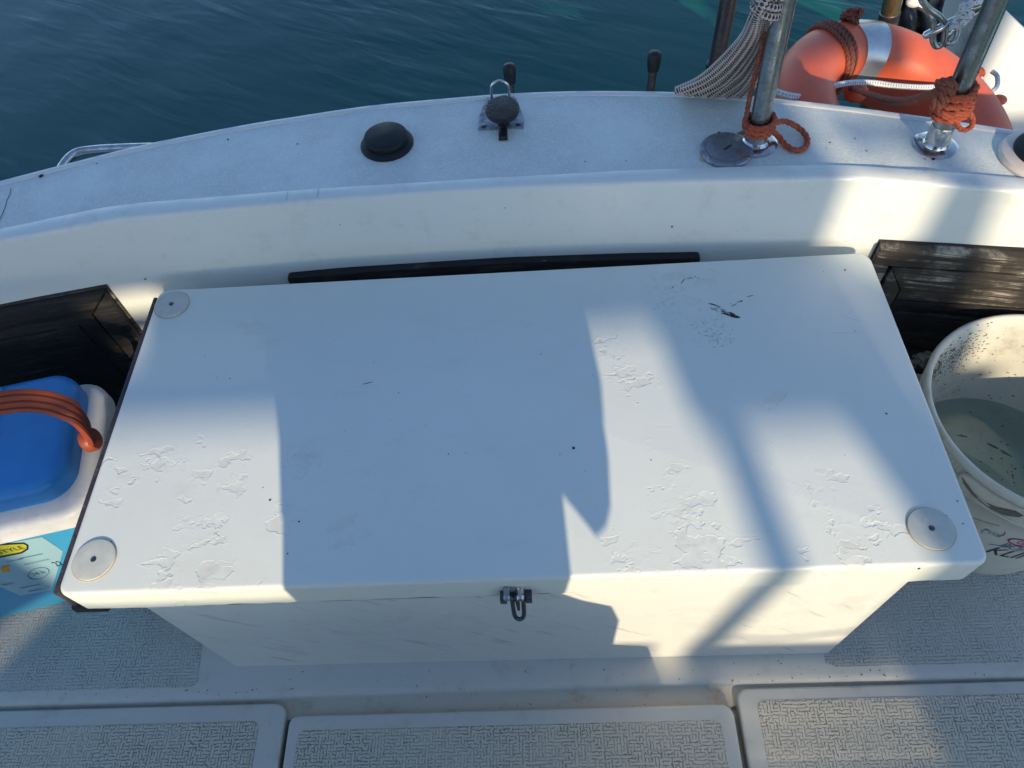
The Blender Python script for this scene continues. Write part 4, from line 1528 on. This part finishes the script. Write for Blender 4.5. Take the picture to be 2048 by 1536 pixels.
prof = [(RB - 0.006, Z_SEAT + 0.0018), (RB, Z_SEAT + 0.006)]
for z in np.linspace(Z_SEAT + 0.02, ZR - 0.075, 8):
    prof.append((rad_at(z), z))
prof += [(rad_at(ZR - 0.070) + 0.004, ZR - 0.072), (rad_at(ZR - 0.07) + 0.0052, ZR - 0.068), (rad_at(ZR - 0.066) + 0.001, ZR - 0.066),
         (rad_at(ZR - 0.05) + 0.001, ZR - 0.048), (rad_at(ZR - 0.045) + 0.006, ZR - 0.046), (rad_at(ZR - 0.04) + 0.007, ZR - 0.042), (rad_at(ZR - 0.036) + 0.002, ZR - 0.040),
         (RR + 0.001, ZR - 0.016), (RR + 0.006, ZR - 0.014), (RR + 0.0075, ZR - 0.008), (RR + 0.006, ZR - 0.001), (RR + 0.003, ZR + 0.0005), (RR - 0.001, ZR - 0.0015),
         (RR - 0.003, ZR - 0.006)]
for z in np.linspace(ZR - 0.02, Z_SEAT + 0.03, 8):
    prof.append((rad_at(z) - 0.0035, z))
prof += [(RB - 0.010, Z_SEAT + 0.014), (RB - 0.030, Z_SEAT + 0.010), (0.0, Z_SEAT + 0.009)]
m = MB().lathe(prof, (*BC, 0), 96); m.build('body', M_bucket, bk, angle=55)
zw = -0.300
MB().lathe([(rad_at(zw) - 0.0042, 0.0), (0.0, 0.0)], (*BC, zw), 72).build('water_surface', M_bwater, bk)
# ribs below the rim
m = MB()
for i in range(170):
    a = 2 * math.pi * i / 170
    zt, zb_ = ZR - 0.018, ZR - 0.039
    r1, r0_ = rad_at(zt) + 0.0018, rad_at(zb_) + 0.003
    da = 0.0055
    vs = []
    for (z, r_) in ((zt, r1), (zb_, r0_)):
        for (aa, rr_) in ((a - da, r_ - 0.002), (a, r_ + 0.0012), (a + da, r_ - 0.002)):
            vs.append((BC[0] + rr_ * math.cos(aa), BC[1] + rr_ * math.sin(aa), z))
    m.add(vs, [(0, 3, 4, 1), (1, 4, 5, 2)])
tag(m.build('fine_ribs', M_bucket, bk, smooth=False), kind='stuff')


def on_bucket(px, py, grow=0.0005):
    r = ray(px, py)
    last = None
    for t in np.linspace(0.7, 1.8, 3000):
        p = CAMP + r * t
        d = math.hypot(p[0] - BC[0], p[1] - BC[1])
        if p[2] < ZR - 0.002 and d < rad_at(p[2]) + grow and p[1] < BC[1] + 0.1:
            return p
    return p


def bfr(th0, z0, grow):
    def f(u, v, w):
        z = z0 + v
        r_ = rad_at(z) + grow + w
        th = th0 + u / rad_at(z)
        return (BC[0] + r_ * math.cos(th), BC[1] + r_ * math.sin(th), z)
    return f


pc = on_bucket(1990, 975)
th = math.atan2(pc[1] - BC[1], pc[0] - BC[0])
f_ = bfr(th, ZR - 0.030, 0.004)
m = MB(); m.slab(dense(rrect(-0.040, -0.024, 0.055, 0.012, 0.011, 5), 0.008), 0.0, 0.006, 0.002, 2, fr=f_); m.build('handle_lug', M_bucket, bk)
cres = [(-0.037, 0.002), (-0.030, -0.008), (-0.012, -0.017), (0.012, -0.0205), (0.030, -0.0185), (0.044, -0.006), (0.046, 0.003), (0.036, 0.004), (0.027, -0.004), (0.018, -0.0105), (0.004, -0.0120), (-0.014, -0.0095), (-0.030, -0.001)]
M_slot_shade = simple('grey brown slot shadow plastic', (0.20, 0.18, 0.14), 0.6)
m = MB(); m.slab(dense(cres, 0.004), 0.0055, 0.0064, 0.0002, 1, fr=f_); m.build('slot_shade', M_slot_shade, bk)  # dark crescent laid on the lug: painted shade, no opening is cut
m = MB(); m.slab(dense(rrect(-0.036, -0.0275, 0.050, -0.0225, 0.002, 3), 0.006), 0.004, 0.0085, 0.0012, 2, fr=f_); m.build('lug_flange', M_bucket, bk)


def bucket_text(name, body, px, py, size, mat, stretch=1.0, lean=0.0):
    p = on_bucket(px, py)
    th = math.atan2(p[1] - BC[1], p[0] - BC[0])
    f2 = bfr(th, p[2], 0.0007)
    vs, fs = text_verts(body, size)
    return MB().add([f2(v[0] + lean * v[1], v[1] * stretch, 0) for v in vs], fs).build(name, mat, bk, smooth=False)


bucket_text('lettering', 'KLIMA', 2040, 1112, 0.030, M_ink, 1.5, 0.25)
bucket_text('lettering', 'BOJA', 2034, 1097, 0.018, M_inkb, 1.5, 0.3)
bucket_text('lettering', 'boja & lak', 1986, 1065, 0.0055, M_inkb, 1.6)
bucket_text('lettering', 'za unutra', 1988, 1070, 0.0045, M_inkb, 1.6)
for (px, mt, a0, a1) in ((1975, M_cyan, 100, 235), (1997, M_magenta, -75, 70)):
    p = on_bucket(px, 1066); th = math.atan2(p[1] - BC[1], p[0] - BC[0]); f2 = bfr(th, p[2], 0.0006)
    m = MB(); vs = []
    A_ = np.linspace(math.radians(a0), math.radians(a1), 14)
    for i, a in enumerate(A_):
        w_ = 0.0009 * math.sin(math.pi * i / 13) + 0.0002
        for q in (-1, 1):
            vs.append(f2((0.009 + q * w_) * math.cos(a) * 0.75, (0.009 + q * w_) * math.sin(a) * 1.4, 0))
    m.add(vs, [(2 * i, 2 * i + 1, 2 * i + 3, 2 * i + 2) for i in range(13)]); m.build('logo_arc', mt, bk, smooth=False)
p = on_bucket(2044, 1086); th = math.atan2(p[1] - BC[1], p[0] - BC[0]); f2 = bfr(th, p[2], 0.0006)
m = MB(); m.tube([f2(0.017 * math.cos(a), 0.012 * math.sin(a), 0) for a in np.linspace(0, 2 * math.pi, 32, endpoint=False)], 0.0011, 6, closed=True); m.build('logo_oval', M_magenta, bk)
bucket_text('lettering', 'G', 2042, 1086, 0.016, M_magenta, 1.2)
for (pa, pb) in (((1978, 1088), (2030, 1094)), ((1945, 1035), (1999, 1052))):
    A_, B_ = on_bucket(*pa), on_bucket(*pb)
    ta, tb = (math.atan2(q[1] - BC[1], q[0] - BC[0]) for q in (A_, B_))
    pts = []
    for s_ in np.linspace(0, 1, 12):
        z = A_[2] + (B_[2] - A_[2]) * s_; t_ = ta + (tb - ta) * s_
        pts.append((BC[0] + (rad_at(z) + 0.0006) * math.cos(t_), BC[1] + (rad_at(z) + 0.0006) * math.sin(t_), z))
    MB().tube(pts, 0.0004, 5).build('print_line', M_inkb, bk)
# grime inside the bucket
m = MB()
for i in range(560):
    cl = rng.rand()
    th = math.radians(rng.choice([112, 124, 131, 104]) + rng.normal(0, 7)) if cl < 0.8 else math.radians(rng.uniform(60, 175))
    z = ZR - abs(rng.normal(0.065, 0.028)) if cl < 0.75 else ZR - rng.uniform(0.03, 0.2)
    r_ = rad_at(z) - 0.0038
    s_ = rng.uniform(0.0003, 0.0010)
    m.ell((BC[0] + r_ * math.cos(th), BC[1] + r_ * math.sin(th), z), (s_ * rng.uniform(1, 3.6), s_ * 0.8, s_), 6, 4, th + math.pi / 2)
for i in range(110):
    a, r_ = rng.uniform(0, 2 * math.pi), 0.13 * math.sqrt(rng.rand())
    s_ = rng.uniform(0.0006, 0.0017)
    m.ell((BC[0] + r_ * math.cos(a), BC[1] + r_ * math.sin(a), zw + 0.0006 if rng.rand() < 0.3 else Z_SEAT + 0.0105), (s_ * 1.8, s_, s_ * 0.4), 6, 4, a * 3)
o = m.build('bucket_flecks', M_fleck, bk); tag(o, kind='stuff')
m = MB()
for i in range(60):
    a = rng.uniform(0, 2 * math.pi); r_ = rad_at(Z_SEAT + 0.012) - 0.016 + rng.uniform(-0.004, 0.004)
    m.ell((BC[0] + r_ * math.cos(a), BC[1] + r_ * math.sin(a), Z_SEAT + 0.012), (0.012, rng.uniform(0.001, 0.004), 0.0012), 8, 4, a + math.pi / 2)
o = m.build('slime_ring', M_slime, bk); tag(o, kind='stuff')

# crumbly lump between bucket and door
p = at(1846, 716, y=0.70)
cz = p[2]
m = MB()
for i in range(22):
    s_ = rng.uniform(0.004, 0.010)
    m.ell((p[0] + rng.uniform(-0.020, 0.012), p[1] + rng.uniform(-0.010, 0.010) , cz + rng.uniform(-0.012, 0.010)), (s_, s_ * 0.8, s_ * 0.6), 7, 5, rng.uniform(0, 3))
tag(m.build('debris_lump', M_crumb), 'crumbly pale grey lump of debris wedged behind the left rim of the bucket', 'debris_lump')

# ------------------------------------------------------------------ dirt specks, crack
m = MB()
spk = [(540, 1000, 3.2), (598, 1043, 3.2), (1147, 896, 5), (797, 785, 2), (748, 725, 1.4), (1082, 708, 2.0), (1690, 540, 3), (1710, 662, 1.8), (1773, 827, 2.8),
       (897, 908, 2.0), (931, 906, 1.4), (222, 1083, 2.4), (1302, 920, 2), (575, 1107, 2), (410, 712, 1.4), (434, 755, 1.5), (460, 757, 2.4), (1185, 750, 1.4), (1120, 908, 1.6),
       (1647, 543, 1.4), (1467, 632, 5.0), (1455, 628, 3.5), (1483, 602, 3.0), (1462, 607, 1.8), (1390, 553, 2.2), (1396, 556, 1.8), (1384, 556, 1.6), (780, 840, 1.2), (1915, 1002, 2.2),
       (1893, 1031, 2.0), (1926, 1047, 2), (526, 975, 1.8), (690, 862, 1.2), (1450, 900, 1.2), (1690, 910, 1.3), (1170, 942, 1.3), (640, 930, 1.2)]
for (a, b, s_) in spk:
    p = at(a, b, z=0.0003)
    k_ = s_ * 0.00034
    m.ell((p[0], p[1], 0.0003), (k_ * rng.uniform(1.0, 1.7), k_ * 1.2, k_ * 0.5), 8, 5, rng.uniform(0, 3))
for i in range(46):
    f_s = rng.rand() ** 1.6
    a_, b_s = 1472 - 52 * f_s + rng.uniform(-5, 5), 634 - 22 * f_s + rng.uniform(-8, 7) * (0.35 + f_s)
    p = at(a_, b_s, z=0.0003)
    ln = rng.uniform(0.0012, 0.0060)
    m.ell((p[0], p[1], 0.0002), (ln, rng.uniform(0.0003, 0.0008), 0.0003), 8, 4, -0.55 + rng.uniform(-0.15, 0.15))
for (a_, b_s, l_, r_) in ((1478, 603, .004, .3), (1468, 610, .006, .5), (1366, 562, .007, .9), (1380, 556, .005, .1), (735, 766, .008, .25), (1345, 575, .003, .8), (1500, 592, .006, .25)):
    p = at(a_, b_s, z=0.0003)
    m.ell((p[0], p[1], 0.0002), (l_, 0.0006, 0.0003), 8, 4, r_)
for (a, b, s_) in ((1343, 448, 3), (680, 449, 1.6), (297, 540, 3), (1838, 1137, 3.4), (1010, 418, 1.5), (1800, 520, 1)):
    y_ = WALL_Y if b < 1000 else 0.2958
    p = at(a, b, y=y_)
    if b < 1000: p[1] = float(fB(p[0])) - 0.0003
    k_ = s_ * 0.0005
    m.ell(p, (k_, k_ * 0.4, k_ * 1.4), 8, 5)
for (a, b, s_) in ((1867, 318, 5), (1850, 318, 2), (82, 352, 6), (90, 343, 3), (456, 279, 3), (194, 327, 2), (1170, 323, 2), (1252, 322, 1.5), (1110, 200, 1.5), (884, 336, 1.5), (1733, 302, 2), (1660, 285, 2.4),
                   (1653, 296, 1.6), (1710, 277, 1.6), (1530, 311, 2.6), (595, 288, 2.6), (1900, 330, 1.2)):
    p = at(a, b, z=Z_DECK + 0.001)
    k_ = s_ * 0.0005
    m.ell((p[0], p[1], Z_DECK + 0.0012), (k_ * rng.uniform(1, 2), k_, k_ * 0.5), 8, 5, rng.uniform(0, 3))
for i in range(70):
    x = rng.uniform(-0.85, 0.75); y = rng.uniform(0.2285, 0.254)
    if not (-0.425 < x < 0.265): y = rng.uniform(0.258, 0.272)
    z = Z_SEAT - 0.019 if y < 0.25 else Z_SEAT + 0.0003
    k_ = rng.uniform(0.0004, 0.0010)
    m.ell((x, y, z), (k_ * rng.uniform(1, 2), k_, k_ * 0.5), 6, 4, rng.uniform(0, 3))
for i in range(35):
    x = rng.uniform(-0.45, 0.42); y = rng.uniform(0.258, 0.298)
    k_ = rng.uniform(0.0003, 0.0008)
    m.ell((x, y, Z_SEAT + 0.0003), (k_ * rng.uniform(1, 3), k_, k_ * 0.4), 6, 4, rng.uniform(0, 3))
tag(m.build('dirt_specks', M_speck), kind='stuff')
m = MB()
cr = [at(a, b, z=Z_DECK + 0.0012) for a, b in ((22, 376), (20, 388), (14, 400), (10, 415), (4, 430), (-4, 445))]
m.tube(cr, 0.0004, 5)
for xx in (at(574, 392, z=Z_COAM), at(636, 385, z=Z_COAM)):
    m.tube([(xx[0], float(fA(xx[0])) - 0.003, Z_COAM + 0.0006), (xx[0] + 0.001, float(fB(xx[0])) + 0.005, Z_COAM + 0.0006)], 0.00018, 5)
tag(m.build('hairline_cracks', M_crack), kind='stuff')

# ------------------------------------------------------------------ what casts the shade: photographer and an added canvas gobo out of view
YA = -4.0


def panel(parent, name, pts, mat=M_gobo, y=YA, th=0.006):
    m = MB()
    A = sum(p[0] * q[1] - q[0] * p[1] for p, q in zip(pts, pts[1:] + pts[:1]))
    if A < 0: pts = pts[::-1]
    n_ = len(pts)
    m.add([(x, y, z) for x, z in pts] + [(x, y + th, z) for x, z in pts],
          [tuple(range(n_)), tuple(range(2 * n_ - 1, n_ - 1, -1))] + [(i, i + n_, (i + 1) % n_ + n_, (i + 1) % n_) for i in range(n_)])
    return m.build(name, mat, parent, smooth=False)


aw = thing('gobo', 'beige canvas gobo on posts, added unseen behind the photographer to shape the sunlight', 'gobo', (0.5, YA, Z_SEA))  # unseen sun gobo, added so its openings shape the light
# panels with openings cut to place the sun patches
panel(aw, 'gobo_panel', [(-1.7, 3.1), (1.25, 3.1), (1.25, 2.50), (1.262, 2.49), (1.262, 2.12), (0.958, 2.12), (0.952, 2.205), (0.66, 2.200), (0.20, 2.200), (0.19, 2.245), (0.10, 2.245), (-1.7, 2.245)])
panel(aw, 'gobo_strip', [(-1.7, 2.1955), (0.66, 2.1955), (0.66, 2.143), (-1.7, 2.143)])
panel(aw, 'gobo_panel', [(-1.7, 2.2465), (0.07, 2.2465), (0.07, 2.183), (-1.7, 2.183)], y=YA + 0.01)
panel(aw, 'gobo_panel', [(-1.7, 2.144), (0.075, 2.144), (0.070, 2.00), (-0.07, 1.985), (-0.08, 1.75), (-0.55, 1.45), (-1.7, 1.45)], y=YA + 0.01)
panel(aw, 'gobo_panel', [(0.19, 1.975), (0.66, 1.975), (0.66, 1.70), (0.872, 1.705), (0.878, 1.615), (0.925, 1.615), (0.930, 1.69), (1.165, 1.685), (1.165, 1.975), (1.168, 2.05), (1.142, 2.121),
                           (1.263, 2.121), (1.263, 1.625), (0.95, 1.60), (0.94, 1.50), (0.25, 1.47), (0.1, 0.6), (-1.7, 0.6), (-1.7, 1.451), (-0.55, 1.451), (-0.02, 1.75), (0.09, 1.98)], y=YA + 0.02)
panel(aw, 'gobo_panel', [(1.262, 1.45), (1.56, 1.45), (1.56, 2.0), (1.50, 2.0), (1.462, 2.25), (1.440, 2.40), (1.376, 2.412), (1.376, 2.26), (1.31, 2.22), (1.262, 2.25)], y=YA + 0.03)
panel(aw, 'gobo_strip', [(1.30, 2.40), (1.262, 2.44), (1.30, 2.44), (1.376, 2.437), (1.56, 2.420), (1.56, 2.402), (1.43, 2.404)], y=YA + 0.04)
panel(aw, 'gobo_panel', [(1.25, 3.1), (1.70, 3.1), (1.71, 2.42), (1.62, 2.42), (1.57, 2.475), (1.31, 2.47), (1.25, 2.50)], y=YA + 0.035)
panel(aw, 'gobo_panel', [(-3.2, 3.05), (2.41, 3.05), (2.41, 4.4), (-3.2, 4.4)], y=YA + 0.045)
panel(aw, 'gobo_panel', [(-3.2, 0.6), (-1.69, 0.6), (-1.69, 3.06), (-3.2, 3.06)], y=YA + 0.05)
panel(aw, 'gobo_panel', [(1.68, 1.45), (3.6, 1.45), (3.6, 4.4), (2.40, 4.4), (2.40, 2.20), (2.09, 2.20), (2.085, 2.54), (1.885, 2.54), (1.88, 2.31), (1.68, 2.31)], y=YA + 0.055)
m = MB().tube([(0.993, YA + 0.06, 3.1), (0.993, YA + 0.06, 2.1), (0.984, YA + 0.06, 1.95), (0.948, YA + 0.06, 1.64), (0.93, YA + 0.06, Z_SEA - 0.3)], 0.0235, 16); m.build('post', M_post, aw)
m = MB().tube([(-1.7, YA + 0.05, 3.12), (-1.7, YA + 0.05, Z_SEA - 0.3)], 0.02, 12); m.build('post', M_post, aw)
m = MB().tube([(1.70, YA + 0.05, 3.12), (1.70, YA + 0.05, 2.5)], 0.012, 12); m.build('post', M_post, aw)
m = MB().tube([(-1.75, YA + 0.05, 3.11), (1.72, YA + 0.05, 3.11)], 0.02, 12); m.build('rail', M_post, aw)
for k_ in range(4):  # added slats, let weak sun through to the hatches
    zz_ = 1.585 - 0.032 * k_
    panel(aw, 'gobo_slat', [(0.93, zz_), (1.27, zz_), (1.27, zz_ + 0.019), (0.93, zz_ + 0.019)], M_post, YA + 0.05)
# slack line added along the opening, makes its lower shade edge wavy
m = MB().tube(spline([(0.925, YA + 0.05, 1.70), (0.99, YA + 0.05, 1.715), (1.04, YA + 0.05, 1.702), (1.10, YA + 0.05, 1.715), (1.165, YA + 0.05, 1.74)], 8), 0.006, 8); m.build('slack_line', M_post, aw)

# photographer
M_cloth = simple('dark blue jacket cloth', (0.03, 0.045, 0.09), 0.9, bscale=60, bstr=0.6)
M_trs = simple('grey trouser cloth', (0.09, 0.09, 0.10), 0.9, bscale=60, bstr=0.6)
M_skin = simple('skin', (0.50, 0.29, 0.20), 0.5, var=0.08)
M_hair = simple('short brown hair', (0.05, 0.03, 0.02), 0.7)
ppl = thing('person', 'person in dark jacket and grey trousers standing behind the camera holding a phone', 'person', (-0.01, -0.34, Z_HATCH))
PY = -0.30


def skin_obj(name, joints, edges, mat, parent, root=0):
    off = np.array(parent['_org'])
    me = bpy.data.meshes.new(name)
    me.from_pydata([tuple(np.array(j[0]) - off) for j in joints], edges, [])
    me.materials.append(mat)
    o = bpy.data.objects.new(name, me)
    COL.objects.link(o)
    o.parent = parent
    sk = o.modifiers.new('skin', 'SKIN')
    sk.use_smooth_shade = True
    for i, j in enumerate(joints):
        me.skin_vertices[0].data[i].radius = j[1] if hasattr(j[1], '__len__') else (j[1], j[1])
        me.skin_vertices[0].data[i].use_root = (i == root)
    sb = o.modifiers.new('sub', 'SUBSURF')
    sb.levels = 2
    sb.render_levels = 2
    return o


J = [((-0.04, PY, 0.43), (0.10, 0.06)),       # 0 pelvis
     ((-0.01, PY, 0.62), (0.145, 0.10)), ((-0.01, PY, 0.82), (0.165, 0.105)), ((-0.01, PY - 0.01, 0.96), (0.13, 0.085)),
     ((-0.01, PY, 1.03), 0.055), ((-0.01, PY + 0.03, 1.12), (0.068, 0.08)), ((-0.01, PY + 0.04, 1.22), (0.072, 0.088)), ((-0.01, PY + 0.03, 1.29), (0.045, 0.055)),
     ((-0.12, PY, 0.28), 0.055), ((-0.115, PY + 0.01, 0.02), 0.045), ((-0.12, PY - 0.02, -0.30), 0.043), ((-0.12, PY + 0.08, -0.375), 0.035),
     ((0.03, PY, 0.28), 0.05), ((0.08, PY + 0.01, 0.02), 0.045), ((0.11, PY - 0.02, -0.30), 0.043), ((0.12, PY + 0.08, -0.375), 0.035),
     ((-0.18, PY, 0.93), 0.055), ((-0.24, PY + 0.02, 0.68), 0.042), ((-0.10, PY + 0.22, 0.77), 0.030), ((-0.075, PY + 0.27, 0.80), 0.024),
     ((0.16, PY, 0.93), 0.055), ((0.22, PY + 0.02, 0.68), 0.042), ((0.10, PY + 0.22, 0.77), 0.030), ((0.075, PY + 0.27, 0.80), 0.024)]
E_ = [(0, 1), (1, 2), (2, 3), (3, 4), (4, 5), (5, 6), (6, 7), (0, 8), (8, 9), (9, 10), (10, 11), (0, 12), (12, 13), (13, 14), (14, 15),
      (3, 16), (16, 17), (17, 18), (18, 19), (3, 20), (20, 21), (21, 22), (22, 23)]
skin_obj('body', J, E_, M_skin, ppl)


def loft(name, secs, mat, parent, seg=28):
    m = MB()
    vs = []
    for (cx, cy, z, rx, ry) in secs:
        for k_ in range(seg):
            a = 2 * math.pi * k_ / seg
            vs.append((cx + rx * sgnp(math.cos(a), 0.85), cy + ry * sgnp(math.sin(a), 0.85), z))
    n_ = len(secs)
    fs = [(i * seg + k_, i * seg + (k_ + 1) % seg, (i + 1) * seg + (k_ + 1) % seg, (i + 1) * seg + k_) for i in range(n_ - 1) for k_ in range(seg)]
    fs.append(tuple(range(seg - 1, -1, -1)))
    fs.append(tuple((n_ - 1) * seg + k_ for k_ in range(seg)))
    m.add(vs, fs)
    return m.build(name, mat, parent, angle=70)


# jacket and trousers; widths are those the shadow on the lid shows
def lr(l, r, z, ry):
    return ((l + r) / 2, PY, z, (r - l) / 2, ry)


loft('jacket', [lr(-0.224, 0.203, 0.372, 0.075), lr(-0.226, 0.215, 0.385, 0.08), lr(-0.232, 0.226, 0.413, 0.08),
                lr(-0.245, 0.232, 0.452, 0.085), lr(-0.25, 0.235, 0.49, 0.09), lr(-0.24, 0.22, 0.56, 0.10), lr(-0.21, 0.19, 0.68, 0.11), lr(-0.225, 0.205, 0.82, 0.11),
                lr(-0.21, 0.19, 0.93, 0.10), lr(-0.13, 0.11, 1.0, 0.085), lr(-0.08, 0.06, 1.04, 0.07)], M_cloth, ppl)
loft('trousers', [lr(-0.21, 0.262, -0.37, 0.045), lr(-0.21, 0.258, -0.13, 0.045), lr(-0.21, 0.244, -0.055, 0.045), lr(-0.21, 0.188, -0.040, 0.045), lr(-0.212, 0.190, 0.09, 0.05),
                  lr(-0.216, 0.178, 0.148, 0.05), lr(-0.218, 0.140, 0.175, 0.05), lr(-0.220, 0.112, 0.205, 0.055), lr(-0.222, 0.120, 0.275, 0.06), lr(-0.221, 0.136, 0.335, 0.06), lr(-0.22, 0.14, 0.40, 0.06)], M_trs, ppl)
m = MB()
tail = [(0.130, 0.400), (0.136, 0.338), (0.153, 0.322), (0.165, 0.310), (0.180, 0.316), (0.192, 0.328), (0.206, 0.358), (0.216, 0.400)]
m.slab(tail, -0.012, 0.012, 0.002, 1, fr=lambda u, v, w: (u, PY - w, v))
m.build('coat_tail', M_cloth, ppl)
m = MB()
m.slab([(-0.222, 0.330), (-0.10, 0.330), (-0.10, 0.400), (-0.225, 0.400)], -0.012, 0.012, 0.002, 1, fr=lambda u, v, w: (u, PY - w, v))
m.build('coat_tail', M_cloth, ppl)
for s_ in (-1, 1):
    m = MB().tube(spline([(-0.01 + s_ * 0.17, PY, 0.93), (-0.01 + s_ * 0.235, PY + 0.01, 0.70), (-0.01 + s_ * 0.20, PY + 0.08, 0.70), (-0.01 + s_ * 0.105, PY + 0.215, 0.765)], 8), [0.07] * 6 + [0.058] * 14 + [0.045] * 5, 16)
    m.build('sleeve', M_cloth, ppl)
    m = MB().ell((-0.01 + s_ * 0.115, PY + 0.05, Z_HATCH + 0.033), (0.045, 0.13, 0.033), 18, 10); m.build('shoe', M_black, ppl)
    hd = [((s_ * 0.075, PY + 0.27, 0.80), 0.02), ((s_ * 0.062, PY + 0.29, 0.815), (0.026, 0.016))]
    ed = [(0, 1)]
    for q_ in range(4):
        i0 = len(hd)
        hd.append(((s_ * 0.058, PY + 0.285, 0.806 + 0.017 * q_), 0.008)); hd.append(((s_ * 0.050, PY + 0.272 - 0.002, 0.812 + 0.017 * q_), 0.0075)); hd.append(((s_ * 0.036, PY + 0.262, 0.814 + 0.016 * q_), 0.006))
        ed += [(1, i0), (i0, i0 + 1), (i0 + 1, i0 + 2)]
    i0 = len(hd)
    hd += [((s_ * 0.056, PY + 0.295, 0.83), 0.009), ((s_ * 0.042, PY + 0.305, 0.842), 0.007)]
    ed += [(1, i0), (i0, i0 + 1)]
    skin_obj('hand', hd, ed, M_skin, ppl)
m = MB().ell((-0.01, PY + 0.025, 1.255), (0.082, 0.10, 0.075), 20, 12); m.build('hair', M_hair, ppl)
ph = MB()
vz = RX @ np.array([0, 0, 1.0]); vx = RX @ np.array([1.0, 0, 0]); vy = RX @ np.array([0, 1.0, 0])
pc = np.array([0, 0, CAM_H]) + vz * 0.014
frp = lambda u, v, w: tuple(pc + vx * u + vy * v + vz * w)
ph.slab(rrect(-0.08, -0.06, 0.08, 0.018, 0.01, 5), -0.0035, 0.0045, 0.002, 2, fr=frp)
tag(ph.build('phone', M_black), 'black phone held sideways behind the lens by the person taking the photo', 'phone')

for o in bpy.data.objects:
    if '_org' in o:
        del o['_org']
